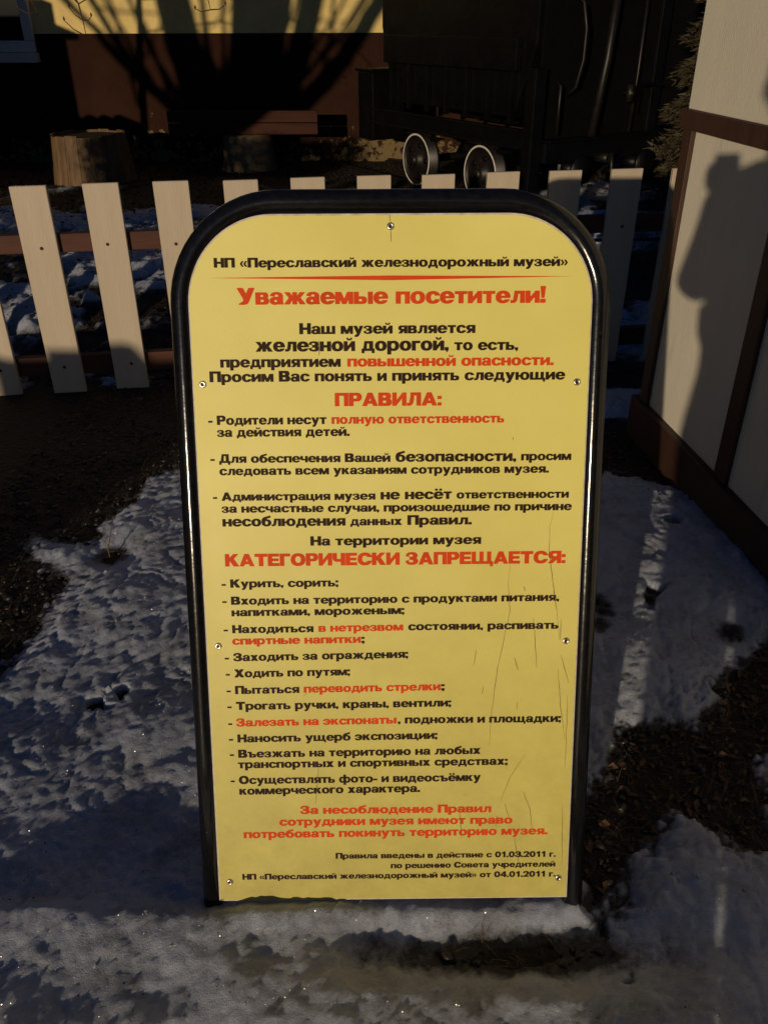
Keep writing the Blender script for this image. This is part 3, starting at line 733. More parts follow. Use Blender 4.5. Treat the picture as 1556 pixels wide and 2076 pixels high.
g('г', 400, U(rc(0, 0, 185, 519), rc(0, 395, 400, 519)))
g('д', 620, U(rc(0, -120, 130, 118), rc(490, -120, 620, 118), rc(0, 0, 620, 118), rc(370, 0, 550, 519), rc(150, 400, 550, 519), pg((140, 519), (265, 519), (240, 100), (80, 100))))
g('ж', 820, U(rc(325, 0, 495, 519), pg((10, 519), (210, 519), (360, 290), (360, 225), (225, 235)), pg((0, 0), (212, 0), (350, 250), (330, 310), (190, 285)), pg((810, 519), (610, 519), (460, 290), (460, 225), (595, 235)), pg((820, 0), (608, 0), (470, 250), (490, 310), (630, 285))))
g('з', 490, D(U(el(235, 382, 235, 148), el(245, 143, 245, 154)), I(U(el(205, 385, 92, 58), el(210, 140, 100, 64), rc(-50, 205, 175, 330)), lambda X, Y: -rc(160, 222, 330, 312)(X, Y)), rc(-60, 170, 110, 350)))
g('и', 540, U(rc(0, 0, 178, 519), rc(362, 0, 540, 519), pg((170, 20), (170, 235), (370, 499), (370, 284))))
G['й'] = (540, U(G['и'][1], I(D(el(270, 700, 135, 130), el(270, 725, 62, 90)), rc(0, 560, 540, 705))))
g('к', 545, U(rc(0, 0, 185, 519), pg((170, 200), (170, 330), (320, 519), (530, 519), (340, 280)), pg((190, 265), (340, 360), (545, 0), (325, 0))))
g('л', 550, U(rc(372, 0, 550, 519), rc(140, 400, 550, 519), pg((125, 519), (285, 519), (275, 250), (240, 80), (150, 0), (80, 0), (108, 200)), rc(0, 0, 160, 118)))
g('м', 690, U(rc(0, 0, 170, 519), rc(520, 0, 690, 519), pg((40, 519), (225, 519), (425, 0), (270, 0)), pg((650, 519), (465, 519), (265, 0), (420, 0))))
g('н', 540, U(rc(0, 0, 185, 519), rc(355, 0, 540, 519), rc(100, 200, 440, 322)))
g('п', 540, U(rc(0, 0, 185, 519), rc(355, 0, 540, 519), rc(0, 400, 540, 519)))
g('р', 570, D(U(rc(0, -200, 185, 519), el(310, 259, 260, 271)), el(285, 259, 100, 155)))
g('т', 480, U(rc(0, 400, 480, 519), rc(148, 0, 332, 519)))
g('у', 560, U(pg((0, 519), (200, 519), (385, 30), (200, 0)), pg((360, 519), (560, 519), (370, 0), (220, -60)), pg((355, -30), (225, 20), (90, -90), (60, -200), (200, -208), (300, -150))))
g('ф', 830, U(rc(325, -200, 505, 716), D(U(el(225, 259, 225, 268), el(605, 259, 225, 268)), el(240, 259, 75, 150), el(590, 259, 75, 150))))
g('х', 555, U(pg((5, 519), (225, 519), (555, 0), (330, 0)), pg((330, 519), (545, 519), (222, 0), (0, 0))))
g('ц', 620, U(rc(0, 0, 185, 519), rc(350, 0, 535, 519), rc(0, 0, 620, 118), rc(500, -125, 620, 118)))
g('ч', 520, U(rc(338, 0, 520, 519), rc(0, 300, 182, 519), D(I(rl(0, 165, 420, 519), rc(0, 165, 420, 340)), rc(182, 285, 338, 560))))
g('ш', 800, U(rc(0, 0, 180, 519), rc(310, 0, 490, 519), rc(620, 0, 800, 519), rc(0, 0, 800, 118)))
g('щ', 885, U(G['ш'][1], rc(700, 0, 885, 118), rc(765, -125, 885, 118)))
def soft(x): return D(U(rc(x, 0, x + 183, 519), rr(x + 90, 0, x + 500, 320)), rr(x + 183, 104, x + 320, 216))
g('ь', 500, soft(0))
g('ъ', 610, U(soft(110), rc(0, 400, 240, 519)))
g('ы', 730, U(soft(0), rc(548, 0, 730, 519)))
g('ю', 810, U(rc(0, 0, 182, 519), rc(100, 205, 330, 318), D(el(540, 259, 270, 271), el(540, 259, 92, 158))))
g('я', 525, D(U(rc(343, 0, 525, 519), rl(15, 190, 430, 519), pg((0, 0), (205, 0), (400, 230), (200, 250))), rl(195, 298, 343, 412)))
# capitals
g('Н', 650, U(rc(0, 0, 205, 716), rc(445, 0, 650, 716), rc(100, 280, 550, 435)))
g('П', 650, U(rc(0, 0, 205, 716), rc(445, 0, 650, 716), rc(0, 568, 650, 716)))
g('У', 680, U(pg((0, 716), (225, 716), (440, 260), (270, 170)), pg((455, 716), (680, 716), (450, 130), (300, 40), (240, 200)), pg((450, 130), (300, 200), (230, 150), (70, 150), (60, 0), (270, -8), (390, 30))))
g('Р', 620, D(U(rc(0, 0, 215, 716), rr(100, 255, 620, 716)), rr(215, 395, 400, 575)))
g('Д', 760, U(rc(0, -150, 150, 145), rc(610, -150, 760, 145), rc(0, 0, 760, 145), rc(465, 0, 670, 716), rc(200, 570, 670, 716), pg((190, 716), (345, 716), (300, 120), (100, 120))))
g('В', 650, D(U(rc(0, 0, 215, 716), rr(100, 345, 610, 716), rr(100, 0, 650, 395)), rr(215, 438, 370, 575), rr(215, 142, 395, 295)))
g('А', 750, U(pg((0, 0), (220, 0), (470, 716), (265, 716)), pg((750, 0), (530, 0), (285, 716), (480, 716)), rc(170, 125, 580, 270)))
g('К', 700, U(rc(0, 0, 215, 716), pg((200, 290), (200, 470), (430, 716), (680, 716), (400, 400)), pg((215, 340), (400, 500), (700, 0), (430, 0))))
g('Т', 640, U(rc(0, 550, 640, 716), rc(210, 0, 430, 716)))
g('Е', 580, U(rc(0, 0, 215, 716), rc(0, 558, 570, 716), rc(0, 290, 540, 430), rc(0, 0, 580, 160)))
g('Г', 530, U(rc(0, 0, 215, 716), rc(0, 558, 530, 716)))
Oc = D(el(370, 358, 370, 370), el(370, 358, 150, 205))
g('О', 740, Oc)
g('С', 700, D(Oc, pg((370, 245), (370, 470), (800, 470), (800, 245))))
g('И', 680, U(rc(0, 0, 205, 716), rc(475, 0, 680, 716), pg((195, 20), (195, 290), (485, 696), (485, 426))))
g('Ч', 640, U(rc(425, 0, 640, 716), rc(0, 400, 215, 716), D(I(rl(0, 210, 500, 716), rc(0, 210, 500, 480)), rc(215, 365, 425, 800))))
g('З', 620, D(U(el(300, 525, 290, 203), el(310, 202, 310, 214)), I(U(el(265, 525, 115, 75), el(265, 200, 125, 85), rc(-50, 270, 215, 460)), lambda X, Y: -rc(190, 305, 420, 432)(X, Y)), rc(-60, 235, 140, 480)))
g('Щ', 1080, U(rc(0, 0, 205, 716), rc(395, 0, 595, 716), rc(785, 0, 990, 716), rc(0, 0, 1080, 150), rc(940, -140, 1080, 150)))
g('Я', 680, D(U(rc(465, 0, 680, 716), rl(20, 255, 560, 716), pg((0, 0), (250, 0), (520, 300), (290, 330))), rl(245, 400, 465, 572)))
g('Х', 740, U(pg((15, 716), (275, 716), (740, 0), (475, 0)), pg((465, 716), (725, 716), (265, 0), (0, 0))))
g('Л', 680, U(rc(470, 0, 680, 716), rc(170, 560, 680, 716), pg((150, 716), (350, 716), (335, 330), (280, 90), (170, 0), (80, 0), (130, 280)), rc(0, 0, 190, 150)))
# digits, points
g('0', 570, D(el(285, 358, 285, 368), el(285, 358, 92, 225)))
g('1', 480, U(rc(210, 0, 410, 716), pg((60, 420), (60, 560), (260, 716), (330, 716), (330, 560), (215, 480))))
g('2', 570, U(rc(0, 0, 570, 150), D(el(290, 485, 285, 240), el(280, 480, 92, 100), rc(-50, -50, 280, 470)), pg((0, 130), (0, 40), (260, 60), (570, 420), (470, 500), (380, 400))))
g('3', 570, G['З'][1])
g('4', 600, D(U(rc(330, 0, 520, 716), rc(0, 140, 600, 285), pg((0, 285), (330, 716), (440, 716), (440, 140), (0, 140))), pg((185, 290), (330, 290), (330, 480))))
g('.', 190, rc(0, 0, 185, 165)); g(',', 190, U(rc(0, 0, 185, 165), pg((185, 60), (185, 0), (60, -150), (0, -110), (70, 0), (60, 60))))
g(':', 190, U(rc(0, 0, 185, 165), rc(0, 354, 185, 519))); G[';'] = (190, U(G[','][1], rc(0, 354, 185, 519)))
g('!', 210, U(rc(0, 0, 205, 160), pg((0, 716), (205, 716), (155, 215), (50, 215)))); g('-', 290, rc(0, 180, 290, 315))
chev = lambda x: U(pg((x, 262), (x + 125, 470), (x + 240, 470), (x + 125, 262)), pg((x, 262), (x + 125, 262), (x + 240, 60), (x + 125, 60)))
G['«'] = (470, U(chev(0), chev(225))); G['»'] = (470, mir(G['«'][1], 470))
_cache = {}
def glyph(ch, cell=22.0):
    """triangulated outline of a glyph: full rows merged, border cells clipped at the contour"""
    if ch in _cache: return _cache[ch]
    w, f = G[ch]
    xs = np.arange(-40, w + 60, cell) + .37; ys = np.arange(-240, 780, cell) + .37
    X, Y = np.meshgrid(xs, ys); Z = f(X, Y) + 8; polys = []
    ny, nx = Z.shape
    for j in range(ny - 1):
        run = None
        for i in range(nx - 1):
            c = [(xs[i], ys[j], Z[j, i]), (xs[i + 1], ys[j], Z[j, i + 1]), (xs[i + 1], ys[j + 1], Z[j + 1, i + 1]), (xs[i], ys[j + 1], Z[j + 1, i])]
            full = all(q[2] > 0 for q in c)
            if full:
                if run is None: run = xs[i]
                continue
            if run is not None:
                polys.append([(run, ys[j]), (xs[i], ys[j]), (xs[i], ys[j + 1]), (run, ys[j + 1])]); run = None
            if any(q[2] > 0 for q in c):
                P = []
                for k in range(4):
                    a_, b2 = c[k], c[(k + 1) % 4]
                    if a_[2] > 0: P.append((a_[0], a_[1]))
                    if (a_[2] > 0) != (b2[2] > 0):
                        t = a_[2] / (a_[2] - b2[2]); P.append((a_[0] + (b2[0] - a_[0]) * t, a_[1] + (b2[1] - a_[1]) * t))
                if len(P) > 2: polys.append(P)
        if run is not None: polys.append([(run, ys[j]), (xs[-1], ys[j]), (xs[-1], ys[j + 1]), (run, ys[j + 1])])
    _cache[ch] = (w, polys); return _cache[ch]
TEXT = [
    ('НП «Переславский железнодорожный музей»', 0, -259.5, 1053.5, 261.1, 1053.0, 13.6),
    ('Уважаемые посетители!', 1, -227.4, 1000.4, 230.1, 1000.6, 23.8),
    ('Наш музей является', 0, -136.5, 957.0, 126.2, 957.3, 15.9),
    ('железной дорогой,', 0, -202.7, 931.7, 86.6, 932.0, 19.6),
    ('то есть,', 0, 95.2, 932.0, 191.0, 932.0, 16.0),
    ('предприятием', 0, -256.6, 908.6, -75.9, 908.6, 16.1),
    ('повышенной опасности.', 1, -65.7, 908.7, 245.3, 909.0, 16.1),
    ('Просим Вас понять и принять следующие', 0, -273.7, 886.9, 263.0, 887.4, 15.9),
    ('ПРАВИЛА:', 1, -85.4, 849.5, 76.5, 849.5, 19.8),
    ('- Родители несут', 0, -278.9, 822.2, -98.9, 822.5, 14.0),
    ('полную ответственность', 1, -91.0, 822.5, 172.4, 822.9, 14.0),
    ('за действия детей.', 0, -266.2, 803.9, -63.9, 804.0, 14.1),
    ('- Для обеспечения Вашей', 0, -278.5, 763.6, -1.7, 763.5, 13.4),
    ('безопасности,', 0, 6.4, 763.4, 192.5, 763.4, 16.3),
    ('просим', 0, 200.2, 764.1, 277.5, 764.2, 13.4),
    ('следовать всем указаниям сотрудников музея.', 0, -265.5, 744.4, 243.5, 744.7, 13.5),
    ('- Администрация музея', 0, -277.4, 704.1, -25.4, 704.2, 13.1),
    ('не несёт', 0, -17.1, 704.3, 93.5, 704.5, 16.0),
    ('ответственности', 0, 101.2, 704.8, 276.0, 704.8, 13.1),
    ('за несчастные случаи, произошедшие по причине', 0, -264.6, 685.1, 281.2, 685.1, 13.4),
    ('несоблюдения', 0, -264.5, 663.1, -72.5, 663.1, 16.2),
    ('данных', 0, -64.8, 663.2, 15.9, 663.3, 13.5),
    ('Правил.', 0, 24.7, 663.4, 125.4, 663.4, 15.4),
    ('На территории музея', 0, -127.9, 631.2, 140.5, 631.8, 14.8),
    ('КАТЕГОРИЧЕСКИ ЗАПРЕЩАЕТСЯ:', 1, -263.2, 598.3, 274.8, 599.3, 19.9),
    ('- Курить, сорить;', 0, -270.5, 563.2, -85.4, 563.9, 13.5),
    ('- Входить на территорию с продуктами питания,', 0, -270.5, 534.8, 267.1, 536.9, 13.4),
    ('напитками, мороженым;', 0, -256.8, 515.5, 19.5, 517.0, 13.5),
    ('- Находиться', 0, -270.7, 486.9, -126.6, 487.7, 13.5),
    ('в нетрезвом', 1, -118.4, 487.9, 17.5, 489.1, 13.5),
    ('состоянии, распивать', 0, 25.8, 489.3, 267.4, 489.8, 13.5),
    ('спиртные напитки', 1, -257.7, 467.4, -50.9, 468.7, 13.6),
    (';', 0, -49.7, 468.7, -44.7, 468.7, 13.6),
    ('- Заходить за ограждения;', 0, -271.0, 438.9, 25.6, 442.4, 13.7),
    ('- Ходить по путям;', 0, -270.6, 411.0, -68.9, 413.1, 13.8),
    ('- Пытаться', 0, -270.5, 382.0, -152.3, 383.2, 14.0),
    ('переводить стрелки', 1, -144.7, 383.4, 78.3, 385.6, 14.0),
    (';', 0, 79.5, 385.6, 85.2, 385.6, 14.0),
    ('- Трогать ручки, краны, вентили;', 0, -270.5, 354.1, 96.2, 357.0, 14.1),
    ('-', 0, -270.4, 324.3, -264.2, 324.3, 14.2),
    ('Залезать на экспонаты', 1, -257.2, 324.8, 6.2, 327.5, 14.2),
    (', подножки и площадки;', 0, 8.6, 327.5, 277.7, 327.5, 14.2),
    ('- Наносить ущерб экспозиции;', 0, -270.5, 296.3, 74.0, 299.5, 14.1),
    ('- Въезжать на территорию на любых', 0, -270.3, 268.7, 145.9, 271.6, 14.3),
    ('транспортных и спортивных средствах;', 0, -257.6, 249.7, 191.5, 251.5, 14.3),
    ('- Осуществлять фото- и видеосъёмку', 0, -270.9, 220.9, 147.1, 222.4, 14.5),
    ('коммерческого характера.', 0, -257.3, 201.3, 45.6, 203.1, 14.5),
    ('За несоблюдение Правил', 1, -156.3, 164.3, 165.8, 164.0, 14.9),
    ('сотрудники музея имеют право', 1, -192.1, 142.8, 202.1, 142.4, 15.0),
    ('потребовать покинуть территорию музея.', 1, -253.2, 120.0, 262.5, 121.4, 15.1),
    ('Правила введены в действие с 01.03.2011 г.', 0, -98.2, 79.2, 278.0, 78.5, 10.7),
    ('по решению Совета учредителей', 0, -4.2, 59.7, 278.0, 59.5, 10.7),
    ('НП «Переславский железнодорожный музей» от 04.01.2011 г.', 0, -258.8, 40.8, 278.8, 40.4, 10.8),
]
def text_run(t, col, xl, yl, xr, yr, cap):
    adv = 0; items = []
    for ch in t:
        if ch == ' ': adv += 290; continue
        w, polys = glyph(ch)
        items.append((adv, polys)); adv += w + 32; last = adv - 32
    W_ = last; sx = (xr - xl) / W_; sy = cap / 716.0
    V, Fl = [], []
    for a_, polys in items:
        for P in polys:
            Fl.append(range(len(V), len(V) + len(P)))
            for x, y in P:
                X_ = (x + a_) * sx
                V.append(((xl + X_) / 1000, (yl + (yr - yl) * X_ / max(1, xr - xl) + y * sy) / 1000, 0))
    me = bpy.data.meshes.new('lettering'); me.from_pydata(V, [], [list(q) for q in Fl])
    me.materials.append(M['letter_red' if col else 'letter_dark'])
    o = bpy.data.objects.new('lettering', me); link(o, pn); o.location = (0, 0, .0010)
    return o
for q in TEXT: text_run(*q)
# red tapering rule under the first line
me = bpy.data.meshes.new('red_rule')
me.from_pydata([(-.2708, 1.0388, 0), (0, 1.0342, 0), (.272, 1.0384, 0), (0, 1.0410, 0)], [], [(0, 1, 2, 3)]); me.materials.append(M['letter_red'])
o = bpy.data.objects.new('red_rule', me); link(o, pn); o.location = (0, 0, .0010)
SCR = [
    [(254.0, 684.7), (248.1, 658.5), (248.9, 618.5), (255.7, 569.8), (264.1, 520.3), (270.2, 470.9)],
    [(187.8, 597.6), (184.9, 565.8), (188.6, 520.4), (181.8, 482.9), (170.8, 421.1), (162.4, 341.5), (160.6, 286.8)],
    [(227.2, 508.7), (235.2, 421.8)],
    [(136.2, 456.0), (132.0, 428.0)],
    [(198.4, 440.6), (204.7, 419.3)],
    [(273.7, 444.7), (288.0, 395.9)],
    [(269.9, 421.7), (275.8, 358.6), (285.1, 297.0)],
    [(287.3, 376.0), (287.6, 314.7), (287.5, 243.3)],
    [(220.3, 270.5), (196.9, 230.1), (178.5, 175.4)],
    [(219.4, 200.9), (230.5, 170.6), (236.0, 133.6)],
    [(188.4, 180.0), (195.8, 155.1)],
    [(175.7, 157.0), (174.5, 137.6)],
    [(286.2, 177.8), (289.5, 62.8)],
    [(206.3, 115.0), (211.5, 86.8), (217.5, 56.5)],
    [(112.8, 163.7), (116.2, 115.4)],
    [(149.0, 392.8), (146.9, 378.1)],
    [(204.9, 363.2), (204.5, 350.1)],
    [(-148.3, 658.1), (-111.0, 666.8), (-72.3, 674.7), (-53.7, 684.9)],
    [(-123.8, 249.3), (-127.7, 208.6), (-129.8, 183.1)],
    [(-146.0, 377.2), (-137.8, 383.2)],
    [(-1.5, 1126.0), (-0.0, 1115.0)],
    [(0.0, 1105.4), (0.8, 1088.8)],
    [(117.2, 196.7), (126.3, 196.7)],
    [(-108.3, 947.1), (-107.9, 925.3)],
    [(186.8, 800.2), (186.9, 795.6)],
    [(257.9, 553.4), (260.8, 540.2), (271.7, 545.1)],
    [(210.2, 561.6), (212.1, 553.4)],
    [(271.8, 470.1), (271.0, 507.0)],
]
random.seed(3)
for s in SCR:
    V, F = [], []; pts = []
    for (x0, y0), (x1, y1) in zip(s, s[1:]):
        n = max(2, int(math.hypot(x1 - x0, y1 - y0) / 9))
        for k in range(n): pts.append((x0 + (x1 - x0) * k / n + random.uniform(-.5, .5), y0 + (y1 - y0) * k / n))
    pts.append(s[-1])
    for k, (x, y) in enumerate(pts):
        w = .38 * math.sin(math.pi * (k + .6) / (len(pts) + .2)) * random.uniform(.6, 1.2) + .08
        V += [((x - w) / 1000, y / 1000, 0), ((x + w) / 1000, (y + w * .4) / 1000, 0)]
        if k: F.append((2 * k - 2, 2 * k - 1, 2 * k + 1, 2 * k))
    me = bpy.data.meshes.new('scratch'); me.from_pydata(V, [], F); me.materials.append(M['scratch'])
    o = bpy.data.objects.new('scratch', me); link(o, pn); o.location = (0, 0, .0013)

# ------------------------------------------------------------------ litter on the bare ground
def scatter(n, x0, x1, y0, y1, on_snow=0, thr=0., seed=1):
    q = np.random.default_rng(seed); P = []
    while len(P) < n:
        x = q.uniform(x0, x1, n); y = q.uniform(y0, y1, n); m = snow_mask(x, y)
        ok = (m < thr) if not on_snow else (m > .06)
        P += list(zip(x[ok], y[ok]))
    P = np.array(P[:n]); z = np.maximum(snow_h(P[:, 0], P[:, 1]), ground_h(P[:, 0], P[:, 1]))
    return np.column_stack([P, z])
def rocks(name, P, s0, s1, m, seed=1):
    q = np.random.default_rng(seed); n = len(P)
    base = np.array([(1, 0, 0), (-1, 0, 0), (0, 1, 0), (0, -1, 0), (0, 0, .7), (0, 0, -.6)], float)
    tri = np.array([(0, 2, 4), (2, 1, 4), (1, 3, 4), (3, 0, 4), (2, 0, 5), (1, 2, 5), (3, 1, 5), (0, 3, 5)])
    s = s0 + (s1 - s0) * q.random(n) ** 3
    B = base[None] * (1 + q.normal(0, .28, (n, 6, 1))) * s[:, None, None] * (1 + q.normal(0, .2, (n, 1, 3)))
    a = q.random(n) * 6.28; c, sn = np.cos(a)[:, None], np.sin(a)[:, None]
    V = np.stack([B[..., 0] * c - B[..., 1] * sn, B[..., 0] * sn + B[..., 1] * c, B[..., 2]], -1) + P[:, None, :]
    F = (tri[None] + 6 * np.arange(n)[:, None, None]).reshape(-1, 3)
    return tag(npmesh(name, V.reshape(-1, 3), F, m), kind='stuff')
def strands(name, P, l0, l1, w, m, flat=.25, seed=1):
    q = np.random.default_rng(seed); n = len(P)
    L = l0 + (l1 - l0) * q.random(n) ** 2; a = q.random(n) * 6.28; e = np.abs(q.normal(flat, flat, n)); b2 = a + q.normal(0, .6, n)
    d1 = np.stack([np.cos(a) * np.cos(e), np.sin(a) * np.cos(e), np.sin(e)], 1); d2 = np.stack([np.cos(b2), np.sin(b2), -.15 + 0 * e], 1)
    p0 = P.copy(); p0[:, 2] += .002; p1 = p0 + d1 * L[:, None] * .5; p2 = p1 + d2 * L[:, None] * .5
    s = np.stack([-np.sin(a), np.cos(a), 0 * a], 1) * w; up = np.array([0, 0, w * 1.2])
    V = np.stack([p0 - s, p0 + s, p1 - s * .8, p1 + s * .8, p2], 1).reshape(-1, 3); o = 5 * np.arange(n)[:, None, None]
    F = (np.array([(0, 1, 3), (0, 3, 2), (2, 3, 4)])[None] + o).reshape(-1, 3)
    return tag(npmesh(name, V, F, m), kind='stuff')
def leaves(name, P, s0, s1, m, seed=1):
    q = np.random.default_rng(seed); n = len(P); s = s0 + (s1 - s0) * q.random(n) ** 2
    a = q.random(n) * 6.28; u = np.stack([np.cos(a), np.sin(a), q.normal(0, .3, n)], 1); v = np.stack([-np.sin(a), np.cos(a), q.normal(0, .35, n)], 1)
    c = P.copy(); c[:, 2] += .004 + s * .15; S_ = s[:, None]; up = np.stack([0 * a, 0 * a, s * q.uniform(.1, .5, n)], 1)
    V = np.stack([c - u * S_, c + v * S_ * .5 + up, c + u * S_, c - v * S_ * .5 + up * .7, c + 0 * up], 1).reshape(-1, 3)
    F = (np.array([(0, 4, 1), (1, 4, 2), (2, 4, 3), (3, 4, 0)])[None] + 5 * np.arange(n)[:, None, None]).reshape(-1, 3)
    return tag(npmesh(name, V, F, m), kind='stuff')
Pn = scatter(7000, -1.3, 1.3, .5, 3.4, seed=11)
rocks('pebbles', Pn, .0025, .013, M['stone'], 2)
rocks('coarse_gravel', scatter(650, -1.3, 1.2, .8, 2.9, seed=12), .006, .020, M['stone'], 3)
leaves('leaf_litter', scatter(2600, -1.3, 1.3, .5, 3.4, seed=13), .004, .013, M['litter_dark'], 4)
leaves('fallen_leaves', scatter(420, .35, 1.1, .8, 1.75, seed=14), .004, .014, M['litter'], 5)
strands('dry_grass', scatter(6500, -1.3, 1.3, .5, 3.4, seed=15), .015, .09, .0006, M['straw'], .25, 6)
strands('needles', scatter(9000, -1.3, 1.3, .5, 3.4, seed=16), .008, .03, .0005, M['litter_dark'], .2, 7)
Pf = scatter(9000, -4.5, 3.5, 3.4, 9.6, seed=17)
rocks('yard_gravel', Pf, .004, .020, M['stone'], 8)
leaves('yard_litter', scatter(9000, -4.5, 3.5, 3.4, 9.9, seed=18), .008, .026, M['litter_dark'], 9)
strands('yard_grass', scatter(9000, -4.0, 2.6, 3.4, 9.9, seed=19), .03, .12, .0010, M['straw'], .3, 10)
# crumbs on the snow
rocks('dirt_crumbs', scatter(1500, -1.3, 1.3, .5, 3.4, on_snow=1, seed=20), .0006, .0022, M['soil'], 11)
leaves('snow_litter', scatter(4200, -4.0, 3.0, 3.4, 8.5, on_snow=1, seed=21), .004, .022, M['litter_dark'], 12)
rocks('snow_crumbs', scatter(700, -1.2, 1.2, .5, 2.6, on_snow=1, seed=22), .0015, .006, M['snow'], 13)

# single stem poking out of the snow at the left, and fir branches lying behind the fence
wt = empty('dry_stem', (-.80, 2.02, .0)); tag(wt, 'thin dry weed stem standing at the edge of the snow left of the board', 'plant')
bm = bmesh.new(); tube(bm, [(0, 0, -.01), (-.006, .01, .03), (.004, .03, .075), (.012, .05, .12)], [.0022, .002, .0016, .0008], 6); tube(bm, [(-.004, .015, .04), (-.03, .02, .07)], [.0012, .0006], 5); mobj('stem', bm, M['straw'], wt)
fb = empty('fir_branch', (1.85, 5.3, .12)); tag(fb, 'cut fir branch lying on the snow behind the fence beside the booth', 'branch')
bm = bmesh.new(); tube(bm, [(-.55, .1, .03), (0, 0, .06), (.5, .15, .03)], [.012, .009, .003], 7); mobj('branch_stem', bm, M['bark'], fb)
q = np.random.default_rng(4); n = 2600
tt = q.random(n) * 1.0 - .5; sd = q.choice([-1, 1], n); r_ = q.random(n)
c = np.stack([tt + sd * 0 + .15 * r_, sd * r_ * .28 * (1 - np.abs(tt)) + .05, .05 + .03 * q.random(n) - .02 * r_], 1)
d = np.stack([q.normal(.5, .4, n), sd * q.uniform(.2, 1, n), q.normal(.1, .35, n)], 1); d /= np.linalg.norm(d, axis=1)[:, None]; s = np.cross(d, q.normal(0, 1, (n, 3))); s /= np.linalg.norm(s, axis=1)[:, None]
V = np.stack([c - s * .0015, c + s * .0015, c + d * .04], 1).reshape(-1, 3); npmesh('fir_needles', V, np.arange(3 * n).reshape(n, 3), M['greenery'], fb)

# ------------------------------------------------------------------ trees that stand left of the view and stripe the house with shade
def from_shadow(px, pz, y):
    """point at depth y whose shadow falls on the house wall at (px, pz)"""
    k = (HY - y) / LD.y
    return Vector((px - LD.x * k, y, pz - LD.z * k))
def stem(bm, pts, r0, r1, y0, y1, seg=9):
    n = len(pts); P = []
    for i, (x, z) in enumerate(pts):
        P.append(from_shadow(x, z, y0 + (y1 - y0) * i / (n - 1)))
    # refine
    Q = []
    for a_, b2 in zip(P, P[1:]):
        for k in range(4):
            Q.append(a_.lerp(b2, k / 4) + Vector((random.uniform(-.012, .012), random.uniform(-.03, .03), random.uniform(-.01, .01))))
    Q.append(P[-1]); m_ = len(Q)
    tube(bm, Q, [r0 + (r1 - r0) * i / (m_ - 1) for i in range(m_)], seg)
    return Q[-1]
random.seed(21)
base = from_shadow(-1.80, .02, 2.2)
tr = empty('forked_tree', (base.x, base.y, 0)); tag(tr, 'many stemmed bare tree standing left of the view, shading the house', 'tree')
def part_at(name, bm, m, root):
    bmesh.ops.translate(bm, verts=bm.verts[:], vec=-root.location); return mobj(name, bm, m, root)
bm = bmesh.new(); tube(bm, [(base.x, base.y, -.2), (base.x + .02, base.y, .5), (base.x, base.y, base.z + .1)], [.26, .21, .19], 14); part_at('trunk', bm, M['bark'], tr)
STEMS = [([(-1.80, .0), (-1.96, .7), (-2.10, 1.25), (-2.25, 2.2), (-2.6, 3.6)], .21, .15),
         ([(-1.72, .0), (-1.52, .6), (-1.42, 1.25), (-1.30, 2.2), (-1.2, 3.8)], .17, .14),
         ([(-1.62, .1), (-1.25, .7), (-1.15, 1.25), (-1.0, 2.0), (-.7, 3.6)], .17, .13),
         ([(-1.60, .1), (-1.02, .6), (-.80, 1.25), (-.65, 1.9), (-.4, 3.2)], .14, .10),
         ([(-1.5, .15), (-.85, .55), (-.4, 1.0), (-.05, 1.5), (.5, 2.6)], .11, .07),
         ([(-1.90, .1), (-2.35, .60), (-2.72, 1.0), (-3.05, 1.35), (-3.7, 2.0)], .045, .030),
         ([(-2.25, .5), (-2.33, .9), (-2.45, 1.3), (-2.75, 1.8)], .028, .014),
         ([(-2.62, .55), (-2.70, 1.0), (-2.78, 1.5), (-2.9, 2.2)], .026, .016),
         ([(-1.70, .6), (-1.80, 1.0), (-1.86, 1.5), (-1.9, 2.4)], .045, .02),
         ([(-.85, .55), (-.62, .9), (-.50, 1.3), (-.45, 1.9)], .030, .016),
         ([(-1.25, .75), (-1.33, 1.05), (-1.42, 1.45), (-1.5, 2)], .025, .012)]
for k in range(16):
    a_ = random.uniform(-1.05, 1.0); x0 = -1.78 + a_ * .25; L_ = random.uniform(1.3, 2.4)
    STEMS.append(([(x0, random.uniform(.05, .5)), (x0 + math.sin(a_) * L_ * .35, .75), (x0 + math.sin(a_) * L_ * .62 + random.uniform(-.08, .08), 1.25), (x0 + math.sin(a_) * L_ * .9, 1.9), (x0 + math.sin(a_) * L_ * 1.2, 2.8)], random.uniform(.018, .04), random.uniform(.008, .018)))
for pts, r0, r1 in STEMS:
    bm = bmesh.new(); yy = base.y + random.uniform(-.5, .5); end = stem(bm, pts, r0, r1, base.y, yy)
    for k in range(5):
        d_ = Vector((random.uniform(-.5, .5), random.uniform(-.4, .4), random.uniform(.3, .9)))
        tube(bm, [end, end + d_ * .5, end + d_ + Vector((random.uniform(-.3, .3), 0, .2))], [r1 * .7, r1 * .4, .005], 6)
    part_at('limb', bm, M['bark'], tr)
# side twigs crossing the wall shadow
bm = bmesh.new()
for pts in ([(-2.9, 1.46), (-2.4, 1.42), (-1.9, 1.44)], [(-2.1, 1.2), (-1.75, 1.3), (-1.55, 1.5)], [(-.9, 1.2), (-.6, 1.35), (-.35, 1.34)], [(-1.3, 1.3), (-1.0, 1.45), (-.9, 1.6)], [(-2.5, 1.0), (-2.3, 1.3), (-2.25, 1.6)], [(-.55, .7), (-.3, 1.0), (-.12, 1.32)]):
    stem(bm, pts, .014, .007, base.y, base.y + .2, 6)
part_at('limb', bm, M['bark'], tr)

